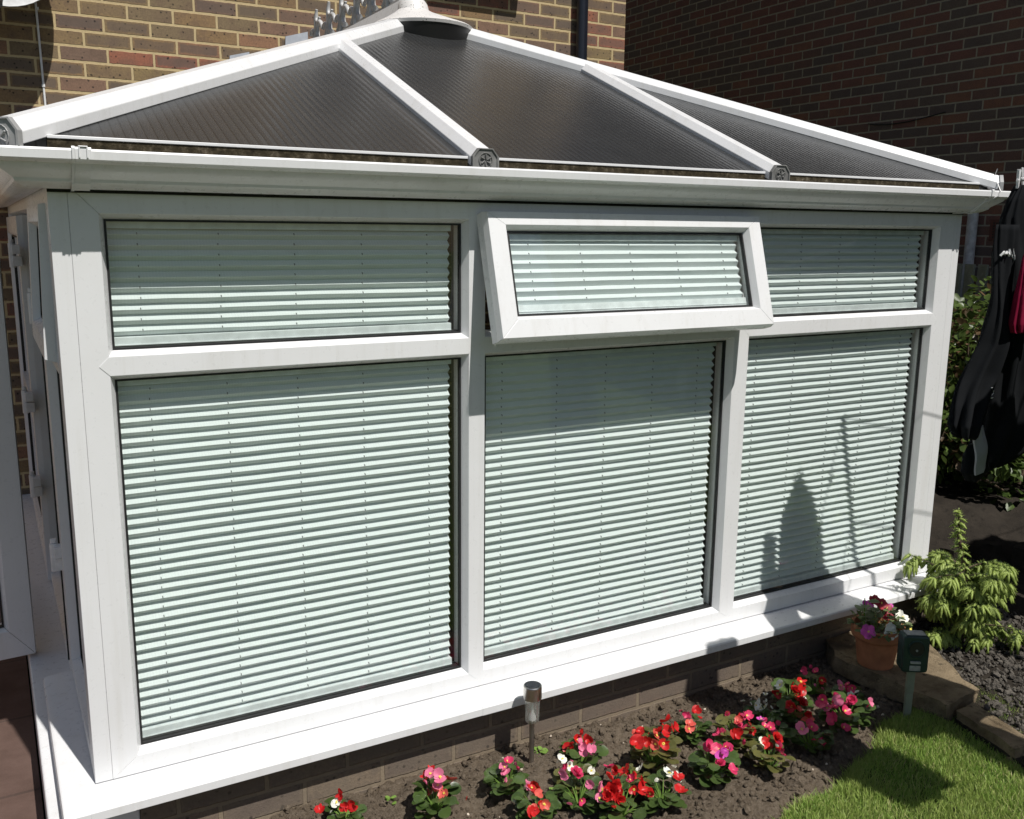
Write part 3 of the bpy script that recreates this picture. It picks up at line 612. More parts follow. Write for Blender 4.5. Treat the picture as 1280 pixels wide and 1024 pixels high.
for _ in range(500):
    x = q.uniform(1.5,2.35); y = lawn_edge(x)+q.uniform(-.02,.035); blade(x,y,q.uniform(.012,.035),.001,q.uniform(.01,.04))
tag(raw('grass', v, fc, M['grass']), 'short green lawn grass growing up to the edge of the flower bed', 'grass', None, 'stuff')
# patio left
struct(MB().box(-6,-.112,-1.0,2.999,-.42,-.235).build('patio', M['patio']))
# gravel strip and stones beside the slab
v = []; fc = []
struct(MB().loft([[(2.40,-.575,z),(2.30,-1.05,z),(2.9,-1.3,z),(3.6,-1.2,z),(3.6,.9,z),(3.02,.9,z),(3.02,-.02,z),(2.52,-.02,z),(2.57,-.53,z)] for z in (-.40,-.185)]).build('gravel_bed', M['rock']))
sp = []
def ing(x,y): return x > 2.41 + (-.575-y)*.21 if y < -.575 else (x > 2.57-.03*(y+.54))
for _ in range(5200):
    x = rnd.uniform(2.32,3.35); y = rnd.uniform(-1.0,.15)
    if ing(x,y) and not (y > -.02 and x < 3.06): s = .004+.009*rnd.random()**2; sp.append((x,y,-.183+s*.4,s))
tag(crumbs('gravel', sp, M['gravel']), 'grey gravel round the foot of the small conifer', 'gravel', None, 'stuff')

def rough_stone(name, poly, z0, z1, mat, label, cat, sub_=3, amp=.008, group=None, seed=0):
    bm = bmesh.new(); vs = [bm.verts.new((x,y,z1)) for x,y in poly]; bm.faces.new(vs)
    r_ = bmesh.ops.extrude_face_region(bm, geom=bm.faces[:]); bmesh.ops.translate(bm, verts=[e for e in r_['geom'] if isinstance(e,bmesh.types.BMVert)], vec=(0,0,z0-z1))
    bmesh.ops.triangulate(bm, faces=bm.faces[:]); 
    for _ in range(sub_+1): bmesh.ops.subdivide_edges(bm, edges=[e for e in bm.edges if e.calc_length() > .018], cuts=1); bmesh.ops.triangulate(bm, faces=bm.faces[:])
    c = sum((p.co for p in bm.verts), Vector())/len(bm.verts)
    for p in bm.verts:
        nn = noise.noise_vector(p.co*14+Vector((seed,0,0)))*amp + noise.noise_vector(p.co*45+Vector((seed,5,0)))*amp*.45; nn.z *= .55; p.co += nn
    bmesh.ops.recalc_face_normals(bm, faces=bm.faces[:]); me = bpy.data.meshes.new(name); bm.to_mesh(me); bm.free(); me.materials.append(mat)
    return tag(link(name, me, None, 45), label, cat, group)
rough_stone('paving_slab', [(2.335,-.155),(2.384,-.556),(2.555,-.540),(2.78,-.10),(2.70,-.035),(2.42,-.035)], -.20, -.142, M['slab'], 'worn sandstone slab under the terracotta pot at the end of the flower bed', 'paving slab', 3, .013)
rough_stone('edging_stone', [(2.405,-.575),(2.355,-.80),(2.44,-.82),(2.50,-.565)], -.22, -.158, M['slab'], 'rough brown edging stone between the lawn and the gravel', 'stone', seed=4)

# stone bank and hedge at right behind the conservatory corner
q = random.Random(11)
v = []; fc = []
for j in range(61):
    for i in range(61):
        x = 3.02+3.0*i/60; y = -.9+3.85*j/60; e = (x-3.3)*.78+(y-.35)*1.0; h = min(1,max(0,e/.75)); h = h*h*(3-2*h); p_ = Vector((x,y,0))
        v.append((x,y,-.20+.20*h+.035*noise.noise(p_*5)*min(1,h*3+.1)+.02*noise.noise(p_*17)))
for j in range(60):
    for i in range(60): a = j*61+i; fc.append((a,a+1,a+62,a+61))
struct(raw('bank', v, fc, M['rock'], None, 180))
for k in range(9):
    x0 = 3.42+.16*k+q.uniform(-.05,.05); y0 = .34-.13*k+q.uniform(-.1,.22); w_ = q.uniform(.05,.10); h_ = q.uniform(.04,.08)
    rough_stone('bank_stone', [(x0-w_,y0+.03),(x0-w_*.5,y0-w_*.6),(x0+w_*.7,y0-w_*.7),(x0+w_,y0),(x0+.1*w_,y0+w_*.6)], -.22, -.17+h_+.02*k, M['rock'], 'rough stone half sunk in the earth bank below the hedge, coloured dark for shade', 'stone', 1, .014, 'stones in the low bank', k*3)
LEAF = [(0,0,0),(.28,.30,.05),(.33,.62,.04),(0,1,-.06),(-.33,.62,.04),(-.28,.30,.05),(0,.5,-.03)]
LF = [(0,1,6),(1,2,6),(2,3,6),(3,4,6),(4,5,6),(5,0,6)]
def add_leaf(v, fc, p, d, up, s, shape=LEAF, lf=LF):
    d = d.normalized(); sd = d.cross(up)
    if sd.length < 1e-3: sd = d.cross(Vector((1,0,0)))
    sd.normalize(); nn = sd.cross(d); n0 = len(v)
    for a,b_,c in shape: v.append(tuple(p + sd*a*s + d*b_*s + nn*c*s))
    fc += [[n0+i for i in t] for t in lf]
def rv(q): return Vector((q.gauss(0,1),q.gauss(0,1),q.gauss(0,1))).normalized()
v = []; fc = []; mi = []; tw = MB()
clumps = []
for _ in range(290):
    x = q.uniform(3.75,5.3); y = q.uniform(-.5,2.7)
    if (x-3.3)*.78+(y-1.25) < -.16: continue
    top = .84+.22*noise.noise(Vector((x*2.1,y*2.1,3)))+.06*(x-4.4); clumps.append((x,y,q.uniform(-.02,top),q.uniform(.10,.2)))
for (x,y,z,rr) in clumps:
    tw.tube([(x+q.uniform(-.1,.1),y+q.uniform(-.1,.1),.1),(x,y,z)], [.009,.003], 5)
    red = q.random() < .14
    for _ in range(130):
        d = rv(q); p = Vector((x,y,z)) + d*rr*q.uniform(.55,1.0); n0 = len(fc)
        add_leaf(v, fc, p, (d+rv(q)*.7+Vector((0,0,-.2))), rv(q)*.6+Vector((0,0,1)), q.uniform(.032,.06)); mi += [1 if red and q.random() < .7 else 0]*(len(fc)-n0)
hd = thing('hedge', 'leafy green hedge in front of the timber fence, sunlit along its top', 'hedge', (4.6,1.0,.12))
raw('foliage', v, fc, [M['hedge'],M['hedged']], hd, 180, mi); tw.build('stems', M['bark'], hd)
fe = thing('fence', 'weathered grey board fence below the neighbour wall, behind the hedge', 'fence', (5.62,1.0,-.3))
y = -2.0; k = 0
while y < 2.98:
    fb = MB(); zt = 1.10+q.uniform(-.004,.006); fb.add([(5.60,y,-.3),(5.60+.028,y+.094,-.3),(5.618+.028,y+.094,-.3),(5.622,y,-.3),(5.60,y+.005,zt),(5.628,y+.090,zt),(5.646,y+.090,zt),(5.622,y+.005,zt)], [(0,3,2,1),(4,5,6,7),(0,1,5,4),(1,2,6,5),(2,3,7,6),(3,0,4,7)])
    fb.build('board', M['fence'], fe, None, .002); y += .0955
MB().box(5.66,5.72,-2,3.0,.75,.83).box(5.66,5.72,-2,3.0,-.1,-.02).build('rail', M['fence'], fe)

# ------------------------------------------------------------------ solar light
sl = thing('solar_light', 'small round stainless solar stake light standing in the soil against the white cill', 'light', (1.113,-.155,-.19))
c0 = (1.113,-.155,0)
MB().tube([(1.113,-.155,-.24),(1.1125,-.155,-.055)], .0072, 14).build('stake', M['stem'], sl, 50)
MB().lathe([(.012,-.060),(.0185,-.057),(.0195,-.050),(.0215,.012),(.0195,.012),(.0175,-.049),(.012,-.053)], c0, 28).build('lens', M['clear'], sl, 40)
MB().lathe([(.011,-.052),(.010,-.040),(.004,-.030),(.004,.010)], c0, 12).build('bulb', M['white'], sl, 40)
MB().lathe([(.0215,.012),(.0255,.0125),(.0262,.015),(.0262,.050),(.0254,.0516),(.0240,.0525),(.022,.0527)], c0, 40).build('cap', M['steel'], sl, 22)
MB().lathe([(.0005,.0529),(.0225,.0529),(.0225,.0535),(.0005,.0537)], c0, 32).build('solar_panel', M['panel'], sl, 40)

# ------------------------------------------------------------------ animal repeller
rp = thing('animal_repeller', 'dark green box on a grey stake with a round speaker before the terracotta pot', 'animal repeller', (2.305,-.475,-.21))
RZr = Matrix.Rotation(RAD(-33),3,'Z')
def T_rep(p): return tuple(RZr @ Vector((p[0]*.87,p[1]*.87,p[2]*.92)) + Vector((2.305,-.475,.003)))
def rbox(x0,x1,y0,y1,z0,z1,rr=.012,n=5):
    ring = []
    for cx,cz,a0 in ((x1-rr,z1-rr,0),(x0+rr,z1-rr,90),(x0+rr,z0+rr,180),(x1-rr,z0+rr,270)):
        for i in range(n+1): a = RAD(a0+90*i/n); ring.append((cx+rr*math.cos(a),cz+rr*math.sin(a)))
    return MB().loft([[(x,y0,z) for x,z in ring],[(x,y1,z) for x,z in ring]])
bb = rbox(-.046,.046,-.030,.030,-.046,.084).xf(T_rep).build('housing', M['dkgreen'], rp, 40, .005, 3)
b = MB()
for rr,w_ in ((.028,.0028),(.012,.002)): b.tube([(rr*math.cos(a*math.pi/14),-.0305,.040+rr*math.sin(a*math.pi/14)) for a in range(29)], w_, 8)
b.xf(T_rep); b.build('speaker_ring', M['dkgreen'], rp, 60)
MB().loft([[(.0255*math.cos(a*math.pi/14),yy,.040+.0255*math.sin(a*math.pi/14)) for a in range(28)] for yy in (-.0302,-.0335)]).xf(T_rep).build('speaker', M['black'], rp, 40)
MB().loft([[(.004*math.cos(a*math.pi/6),yy,.036+.004*math.sin(a*math.pi/6)) for a in range(12)] for yy in (-.0336,-.036)]).xf(T_rep).build('sensor', M['label'], rp, 40)
rbox(-.018,.018,-.0345,-.0304,-.012,-.004,.003).xf(T_rep).build('indicator_bar', M['label'], rp, 40)
rbox(-.019,.019,-.0325,-.0304,-.038,-.020,.002).xf(T_rep).build('label_plate', M['label'], rp, 40)
MB().box(-.034,.034,-.020,.022,.0845,.0865).xf(T_rep).build('solar_panel', M['label'], rp, None, .001)
sk2 = MB(); sk2.box(-.0135,.0135,-.009,.009,-.13,-.0465); sk2.box(-.0125,.0125,-.008,.008,-.26,-.1306); sk2.xf(T_rep); sk2.build('stake', M['stake'], rp, None, .0015)

# ------------------------------------------------------------------ pot and flowers
PX, PY, PZ = 2.415, -.255, -.142
pt = thing('flower_pot', 'terracotta flower pot standing on the sandstone slab by the cill', 'flower pot', (PX,PY,PZ))
MB().lathe([(.052,0),(.058,.003),(.072,.098),(.078,.100),(.084,.103),(.0865,.112),(.0875,.142),(.084,.145),(.078,.143),(.075,.11),(.055,.02)], (PX,PY,PZ), 48).build('body', M['terra'], pt, 50)
MB().lathe([(.001,.122),(.04,.124),(.076,.118)], (PX,PY,PZ), 24, False).build('compost', M['soil'], pt, 60)

def petal(v, fc, c, d, nn, L, W, cup):
    seedv = (c.x*1e4+d.x*37) % 6.28
    d = d.normalized(); sd = d.cross(nn).normalized(); n0 = len(v); rows = 4; cols = 5
    for i in range(rows+1):
        t = i/rows; wd = W*math.sin(math.pi*(.10+.80*t**.75))**.8
        for j in range(cols):
            s = (j/(cols-1)-.5)*2
            v.append(tuple(c + d*L*t + sd*wd*s*.5 + nn*(cup*L*t*t*.5 + cup*.25*wd*s*s + .09*L*math.sin(4*s+3*t+seedv)*t)))
    for i in range(rows):
        for j in range(cols-1): a = n0+i*cols+j; fc.append((a,a+1,a+cols+1,a+cols))
def flower_mesh(name, mat, kind, seed):
    q = random.Random(seed); v = []; fc = []; Z = Vector((0,0,1)); mi = []
    if kind == 'begonia':
        for a,L,W in ((0,.0145,.021),(180,.0145,.021),(90,.0115,.010),(270,.0115,.010)):
            a = RAD(a+q.uniform(-12,12)); petal(v, fc, Vector((0,0,.0008*(W<.015))), Vector((math.cos(a),math.sin(a),q.uniform(.05,.45))), Z, L*q.uniform(.75,1.15), W*q.uniform(.75,1.12), q.uniform(-.3,1.0))
    elif kind == 'double':
        for ring,(L,up) in enumerate(((.0140,.15),(.0115,.7),(.0075,1.6))):
            for k in range(6-ring):
                a = 6.283*k/(6-ring)+ring*.5+q.uniform(-.2,.2); petal(v, fc, Vector((0,0,.001*ring)), Vector((math.cos(a),math.sin(a),up+q.uniform(-.1,.2))), Z, L, L*1.15, .4)
    elif kind == 'bud':
        for k in range(2):
            a = 3.14*k+q.uniform(-.3,.3); petal(v, fc, Vector((0,0,0)), Vector((math.cos(a)*.5,math.sin(a)*.5,1)), Vector((-math.cos(a),-math.sin(a),.5)).normalized(), .011, .012, .7)
    else:   # petunia: wide five lobed trumpet
        for k in range(5):
            a = 6.283*k/5+q.uniform(-.1,.1); petal(v, fc, Vector((0,0,-.006)), Vector((math.cos(a),math.sin(a),.45)), Z, .021, .022, -.25)
    mi = [0]*len(fc)
    if kind == 'petunia' or (kind == 'begonia' and seed % 5 < 3):
        for k in range(7):
            d = Vector((q.uniform(-1,1),q.uniform(-1,1),1.2)).normalized(); p = d*.0035; n0 = len(v); e = .0016
            v += [tuple(p+Vector((e,0,0))),tuple(p+Vector((0,e,0))),tuple(p+Vector((-e,0,0))),tuple(p+Vector((0,-e,0))),tuple(p+Vector((0,0,e)))]
            for i in range(4): fc.append((n0+i,n0+(i+1)%4,n0+4)); mi.append(1)
    me = bpy.data.meshes.new('flower'); me.from_pydata(v, [], fc); me.materials.append(mat); me.materials.append(M['ylw']); me.polygons.foreach_set('material_index', mi)
    me.polygons.foreach_set('use_smooth', [True]*len(fc)); return me
FL = {}
def flower(col, kind, q):
    k = (col,kind,q.randrange(5))
    if k not in FL: FL[k] = flower_mesh(col, M[col], kind, len(FL)*7+3)
    return FL[k]
ROUND = [(0,0,0),(.32,.10,.05),(.50,.40,.10),(.46,.72,.08),(.24,.95,.0),(0,1.0,-.05),(-.24,.95,.0),(-.46,.72,.08),(-.50,.40,.10),(-.32,.10,.05),(0,.35,.0),(0,.7,-.02)]
RF = [(0,1,10),(1,2,10),(2,3,11,10),(3,4,11),(4,5,11),(5,6,11),(6,7,11),(7,8,10,11),(8,9,10),(9,0,10)]
def put_flower(root, me, loc, nrm, s, q):
    o = bpy.data.objects.new('flower', me); COL.objects.link(o); o.parent = root; o.location = loc
    o.rotation_euler = (Vector(nrm).to_track_quat('Z','Y') @ Matrix.Rotation(q.uniform(0,6.28),3,'Z').to_quaternion()).to_euler(); o.scale = (s,s,s)
def begonia(x, y, label, cols, size=1.0, nf=7, seed=0, nl=20, leafmat='beg'):
    q = random.Random(seed*31+5); z = soil_z(x,y); t = thing('begonia', label, 'flower', (x,y,z-.004), 'begonias planted in the soil bed')
    v = []; fc = []; st = MB()
    for k in range(nl):
        a = q.uniform(0,6.283); el = q.uniform(.1,1.25); rr = size*q.uniform(.022,.052); h = size*q.uniform(.018,.062)
        p = Vector((math.cos(a)*rr*.75, math.sin(a)*rr*.75, h)); d = Vector((math.cos(a),math.sin(a),math.cos(el)*.5-.25)); s = size*q.uniform(.020,.034)
        add_leaf(v, fc, p, d, Vector((0,0,1))+rv(q)*.45, s, ROUND, RF); st.tube([(0,0,0),tuple(p*.6+Vector((0,0,.006))),tuple(p)], [.0022,.0016,.001], 5)
    o = raw('foliage', v, fc, M[leafmat], t, 180); o.location = (0,0,0)
    o = st.build('stems', M['lime'], t); o.location = (0,0,0)
    # flowers sit in two or three tight sprays that top the leaves
    sprays = []
    for k in range(max(3,nf//2)):
        a = q.uniform(0,6.283); rr = size*q.uniform(.006,.050); sprays.append(Vector((math.cos(a)*rr-.004, math.sin(a)*rr-.008, size*q.uniform(.050,.085))))
    for k in range(nf):
        c = sprays[k % len(sprays)]; off = Vector((q.uniform(-1,1),q.uniform(-1,1),q.uniform(-.6,.6)))*.024*size
        col = cols[k % len(cols)]; kd = 'bud' if q.random() < .28 else ('double' if col in ('red','rose') and q.random() < .2 else 'begonia')
        nrm = Vector((off.x*22-.25, off.y*22-.45, .6))+rv(q)*.55
        put_flower(t, flower(col,kd,q), c+off, nrm, size*q.uniform(.8,1.3), q)
    return t
BG = [ # x, y, colours, flowers, size, label
 (.56,-.150,['red','red','wht','red'],5,.85,'begonia with a few red blooms and one white at the left end of the bed'),
 (.775,-.232,['salmon','salmon','pink','red','salmon','pink'],8,1.05,'begonia with coral and pale pink flowers, second plant from the left in the bed'),
 (.985,-.245,['pink','pink','pink','rose'],6,1.0,'pure pink begonia just left of the foot of the solar light'),
 (1.235,-.225,['pink','red','pink','red','pink','red'],9,1.0,'mixed pink and red begonia right of the solar light, close to the wall'),
 (1.165,-.305,['wht','wht','pink','wht'],5,.85,'white begonia with a pink bloom standing between two pink ones near the solar light'),
 (1.13,-.372,['pink','rose','pink','pink'],7,1.0,'begonia with big pink blooms below the white one near the lower edge of the photo'),
 (1.00,-.375,['red','red','salmon'],6,.95,'bright red begonia cut by the bottom edge, left of the pink ones'),
 (1.215,-.455,['red','red','red'],9,1.1,'dense scarlet begonia at the bottom edge of the photo'),
 (1.42,-.318,['red','salmon','red','red'],10,1.2,'large red begonia with many open blooms in the sunny middle of the bed'),
 (1.50,-.245,['red','pink','red','mag'],6,.9,'red begonia with two mauve blooms behind the large red one'),
 (1.335,-.470,['wht','red','wht','red'],6,1.05,'begonia with white blooms over red ones at the lower centre'),
 (1.545,-.435,['rose','rose','mag','rose'],9,1.1,'magenta begonia standing alone where the shadow begins'),
 (1.70,-.345,['red','salmon','rose','rose','rose'],9,1.05,'begonia with one orange red and many rose blooms in the middle of the shaded bed'),
 (1.86,-.300,['wht','wht','wht'],7,.95,'shaded white begonia with several small blooms beside the wall'),
 (1.715,-.480,['red','rose','wht','red'],6,1.0,'begonia of light green leaves and small red blooms near the lawn edge'),
 (2.03,-.245,['red','red','wht','red'],8,1.05,'deep red begonia under a silvery white spray in the shade of the wall'),
 (2.15,-.225,['rose','red','pink'],5,.9,'small rose and red begonia farthest back beside the sandstone slab'),
 (2.085,-.425,['rose','rose','rose','pink','rose'],11,1.2,'large rose pink begonia nearest the green box'),
 (1.885,-.465,['rose','rose','pink'],5,1.0,'sparse rose begonia beside the tip of the lawn'),
 (1.30,-.385,['red','rose','red'],6,.9,'small crimson begonia squeezed between the pink plant and the large red one'),
 (1.62,-.255,['salmon','red','rose'],5,.85,'small orange red begonia close to the wall where the shadow starts'),
 (1.80,-.395,['rose','mag','rose'],6,.9,'low magenta begonia between the rose one and the light leaved one'),
 (2.20,-.335,['rose','pink','wht'],5,.85,'last small pink begonia beside the sandstone slab'),
 (1.97,-.330,['red','red','salmon'],6,.95,'dark red begonia between the shaded white one and the large rose one'),
]
for k,(x,y,cols,nf,sz,lab) in enumerate(BG): begonia(x,y,lab,cols,sz*1.1,int(nf*1.55),k+1,int(30+12*sz),'begb' if k in (4,8,12,14,16,19,9) else 'beg')
# silvery spray and weeds
def weed(x,y,label,s=1,seed=0,n=12,mat='lime'):
    q = random.Random(seed+77); v = []; fc = []; z = soil_z(x,y)
    for _ in range(n):
        a = q.uniform(0,6.28); p = Vector((x,y,z))+Vector((math.cos(a)*.012*s*q.random(),math.sin(a)*.012*s*q.random(),q.uniform(.002,.02)*s)); add_leaf(v,fc,p,Vector((math.cos(a),math.sin(a),q.uniform(-.1,.5))),Vector((0,0,1))+rv(q)*.3,s*q.uniform(.010,.018),ROUND,RF)
    tag(raw('weed', v, fc, M[mat], None, 180), label, 'weed', 'weeds in the flower bed')
weed(1.165,-.115,'small green weed at the wall foot just right of the solar light',1.0,1)
weed(.70,-.115,'tiny green weed in bare soil at the left end of the bed',.8,2)
weed(2.235,-.300,'bright lime weed in front of the sandstone slab',1.3,3,20)
weed(2.36,-.520,'bright lime weed between the stake of the green box and the slab',1.4,4,22)
weed(2.17,-.40,'round leaved weed left of the stake of the green box',1.6,5,12,'beg')
weed(1.08,-.315,'lone seedling with two leaves below the solar light',.7,6,4)

pp = thing('potted_petunias', 'mixed white, magenta, crimson and yellow petunias growing in the terracotta pot', 'flower', (PX,PY,PZ+.12))
v = []; fc = []; q = random.Random(21); sm = MB()
for _ in range(170):
    a = q.uniform(0,6.28); rr = .088*math.sqrt(q.random()); h = .012+.080*(1-(rr/.10)**2)*q.random(); p = Vector((math.cos(a)*rr,math.sin(a)*rr,h)); add_leaf(v,fc,p,Vector((math.cos(a)+q.uniform(-.8,.8),math.sin(a)+q.uniform(-.8,.8),q.uniform(-.3,.6))),Vector((0,0,1))+rv(q)*.5,q.uniform(.016,.030)); 
    if _ % 5 == 0: sm.tube([(p.x*.4,p.y*.4,0),tuple(p)],[.0016,.001],5)
for k in range(9):   # taller shoot at the left
    a = q.uniform(0,6.28); p = Vector((-.055+.012*math.cos(a),.02+.012*math.sin(a),.045+.008*k)); add_leaf(v,fc,p,Vector((math.cos(a),math.sin(a),.15)),Vector((0,0,1)),.036,ROUND,RF)
sm.tube([(-.045,.02,0),(-.055,.02,.12)],[.003,.0015],6)
o = raw('foliage', v, fc, M['pet_leaf'], pp, 180); o.location = (0,0,0); o = sm.build('stems', M['lime'], pp); o.location = (0,0,0)
for (dx_,dy_,dz_,col,s) in ((-.092,-.035,.030,'mag',1.0),(-.030,-.075,.028,'wht',.95),(-.005,.045,.078,'mag',.8),(.030,.020,.085,'crim',.9),(.045,.010,.070,'crim',.95),(.036,-.005,.050,'crim',.9),(.022,.040,.092,'crim',.8),(.075,-.055,.012,'ylw',.85),(.105,-.012,.030,'wht',1.15),(.098,.035,.052,'mag',.8),(.085,-.035,.026,'wht',.8),(-.012,-.060,.038,'wht',.7)):
    put_flower(pp, flower(col,'petunia',q), (dx_,dy_,dz_), Vector((dx_*3-.3,dy_*3-.6,.6)), s*1.3, q)

# ------------------------------------------------------------------ small conifer
cx,cy,cz = 2.925,-.225,-.185
sp_ = thing('spruce_sapling', 'small spruce sapling with pale green drooping new shoots and one tall leader', 'conifer', (cx,cy,cz))
tr = MB(); v = []; fc = []; q = random.Random(5); dv = []; df = []
lead = [Vector((cx,cy,cz)),Vector((cx-.02,cy-.005,.02)),Vector((cx-.055,cy-.01,.14)),Vector((cx-.105,cy-.015,.25)),Vector((cx-.125,cy-.02,.335))]
tr.tube(lead, [.012,.010,.007,.005,.003], 8)
def tuft(p, d, L, w):
    """one young shoot: a soft bent finger of needles"""
    d = d.normalized(); sd = d.cross(Vector((0,0,1)));  sd = sd.normalized() if sd.length > .05 else Vector((1,0,0)); nn = sd.cross(d); n0 = len(v)
    for k,(t,r_) in enumerate(((0,.35),(.3,.95),(.65,.9),(.92,.45))):
        c = p + d*L*t + Vector((0,0,-.75*L*t*t))
        for i in range(5): a = 6.283*i/5+k*.6; v.append(tuple(c+(sd*math.cos(a)+nn*math.sin(a))*w*r_))
    for k in range(3):
        for i in range(5): fc.append((n0+k*5+i,n0+k*5+(i+1)%5,n0+(k+1)*5+(i+1)%5,n0+(k+1)*5+i))
    fc.append(tuple(n0+15+i for i in range(5)))
    for _ in range(12):      # needle points that break the outline
        t = q.uniform(.1,.95); a = q.uniform(0,6.283); c = p+d*L*t+Vector((0,0,-.55*L*t*t)); o_ = (sd*math.cos(a)+nn*math.sin(a)); n1 = len(v); e = c+o_*w*1.75+d*.006
        s_ = d.cross(o_)*.0009; v.extend([tuple(c+o_*w*.6+s_),tuple(c+o_*w*.6-s_),tuple(e)]); fc.append((n1,n1+1,n1+2))
def needles(a, b_, n=26, L=.014):
    for _ in range(n):
        t = q.random(); p = a.lerp(b_,t); o_ = (rv(q)+(b_-a).normalized()*.6).normalized(); s_ = o_.cross(rv(q)).normalized()*.0011; n1 = len(dv); dv.extend([tuple(p+s_),tuple(p-s_),tuple(p+o_*L)]); df.append((n1,n1+1,n1+2))
for k in range(44):          # shoots up the leader
    t = .28+.72*k/43; i = min(int(t*4),3); p = lead[i].lerp(lead[i+1], t*4-i); a = k*2.4+q.uniform(-.3,.3)
    up = 1.4 if k > 39 else .35; tuft(p, Vector((math.cos(a),math.sin(a),up)), q.uniform(.026,.038), .0066)
tuft(lead[-1], Vector((0,0,1)), .03, .005)
def branch(p0, d, L, depth):
    pts = [p0]; dd = d.normalized()
    for k in range(6):
        pts.append(pts[-1]+dd*L/6); dd = (dd+Vector((q.uniform(-.28,.28),q.uniform(-.28,.28),-.20+.025*k))).normalized()
    tr.tube(pts, [.0045*(1-.12*k)*(1 if depth == 0 else .6) for k in range(7)], 6)
    for k in range(6): needles(pts[k],pts[k+1], 40 if depth == 0 else 22)
    for k in range(1,7):
        for sgn in (-1,1):
            if q.random() < .30: continue
            sd = dd.cross(Vector((0,0,1))).normalized()*sgn; dirn = sd*.8+dd*.7+Vector((0,0,q.uniform(-.15,.25)))
            if depth == 0 and k < 6 and L > .12: branch(pts[k], dirn, L*.36*(1.15-.1*k), 1)
            else: tuft(pts[k], dirn, q.uniform(.028,.046), .0066)
        if depth: tuft(pts[k], Vector((q.uniform(-.8,.8),q.uniform(-.8,.8),q.uniform(-.2,.8))), q.uniform(.018,.030), .006)
    tuft(pts[-1], dd, .032, .0052)
for k in range(19):
    t = .02+.40*k/18; i = min(int(t*4),3); p = lead[i].lerp(lead[i+1], t*4-i); a = k*2.399+.4
    branch(p, Vector((math.cos(a),math.sin(a),q.uniform(.35,1.0)-.3*t)), (.265-.22*t)*q.uniform(.7,1.15)*(.72 if math.cos(a) < -.3 else 1), 0)
tr.build('trunk', M['bark'], sp_, 60); raw('shoots', v, fc, M['spr'], sp_, 180); raw('needles', dv, df, M['sprd'], sp_)

# ------------------------------------------------------------------ washing line and clothes (mostly out of frame at the right)
ar = thing('rotary_airer', 'rotary washing line with thin grey cords at the right edge', 'washing line', (3.35,-1.55,-.2))
MB().tube([(3.35,-1.55,-.3),(3.35,-1.55,1.75)], .022, 14).build('pole', M['steel'], ar, 40)
tips = [Vector((2.625,-.47,1.50)),Vector((2.40,-2.35,1.50)),Vector((4.2,-2.6,1.5)),Vector((4.3,-.7,1.5))]
for tpt in tips: MB().tube([(3.35,-1.55,1.0),tuple(tpt)], .010, 10).build('arm', M['capd'], ar, 40)
for fr in (1.0,.82,.64,.46):
    b = MB(); c = Vector((3.35,-1.55,1.0)); pts = [c.lerp(t_,fr) for t_ in tips]
    for i in range(4): a,e = pts[i],pts[(i+1)%4]; b.tube([a.lerp(e,k/6)+Vector((0,0,-.02*math.sin(math.pi*k/6))) for k in range(7)], .0022, 6)
    b.build('cord', M['capd'], ar, 60)
def peg(p, label, rot=0.0):
    R_ = Matrix.Rotation(rot,3,'Z'); b = MB()
    for s in (-1,1): b.loft([[tuple(Vector(p)+R_@Vector((s*(.002+.007*t)+dx*.7,dy*.7,-.022+.052*t))) for dx,dy in ((-.003,-.005),(.003,-.005),(.003,.005),(-.003,.005))] for t in (0,.35,1)])
    b.tube([tuple(Vector(p)+R_@Vector((-.010,0,.0))),tuple(Vector(p)+R_@Vector((.010,0,.0)))], .004, 8)
    tag(b.build('clothes_peg', M['white'], None, 40, .0008), label, 'clothes peg', 'pegs on the washing line')

def garment(rings, folds=9, amp=.012, seed=0, n=56):
    """hanging cloth: rings of (x centre, y centre, z, half width, half depth) with folds that deepen downwards"""
    out = []; K = len(rings); M_ = 8*(K-1)
    for m_ in range(M_+1):
        t = m_/8; i = min(int(t),K-2); f_ = t-i; a = [rings[i][j]*(1-f_)+rings[i+1][j]*f_ for j in range(5)]; g = .3+.9*m_/M_; ring = []
        for k in range(n):
            th = 2*math.pi*k/n; nz = noise.noise(Vector((math.cos(th)*2.2+seed,math.sin(th)*2.2,a[2]*4.5))); w_ = amp*g*(math.sin(folds*th+seed+2.2*noise.noise(Vector((a[2]*3,seed,0))))*.7+nz*1.6)
            ring.append((a[0]+(a[3]+w_)*math.cos(th), a[1]+(a[4]+w_)*math.sin(th)+.02*noise.noise(Vector((a[2]*5,seed,k*.05))), a[2]))
        out.append(ring)
    return MB().loft(out)
GY = -.57
hj = thing('hooded_jacket', 'charcoal hooded jacket pegged upside down on the line at the right edge', 'jacket', (2.45,GY,1.44))
def outline_garment(rows, cy, dep, folds=7, amp=.008, seed=0, n=56):
    g_ = (cy+2.2283)/(GY+2.2283); rows = [(1.306+(z-1.306)*g_, -.131+(a+.131)*g_, -.131+(b_+.131)*g_, d_) for z,a,b_,d_ in rows]
    return garment([((a+b_)/2, cy, z, (b_-a)/2, dep*d_) for z,a,b_,d_ in rows], folds, amp, seed, n)
outline_garment([(1.44,2.436,2.452,.15),(1.40,2.405,2.475,.35),(1.35,2.385,2.52,.5),(1.25,2.378,2.565,.75),(1.12,2.382,2.60,.9),(1.0,2.382,2.625,1),(.88,2.384,2.64,1),(.78,2.384,2.645,1),(.72,2.380,2.64,.95),(.68,2.385,2.60,.85),(.645,2.40,2.52,.6),(.622,2.415,2.46,.3)], GY, .062, 11, .015, 2).build('body', M['dkcloth'], hj, 180)
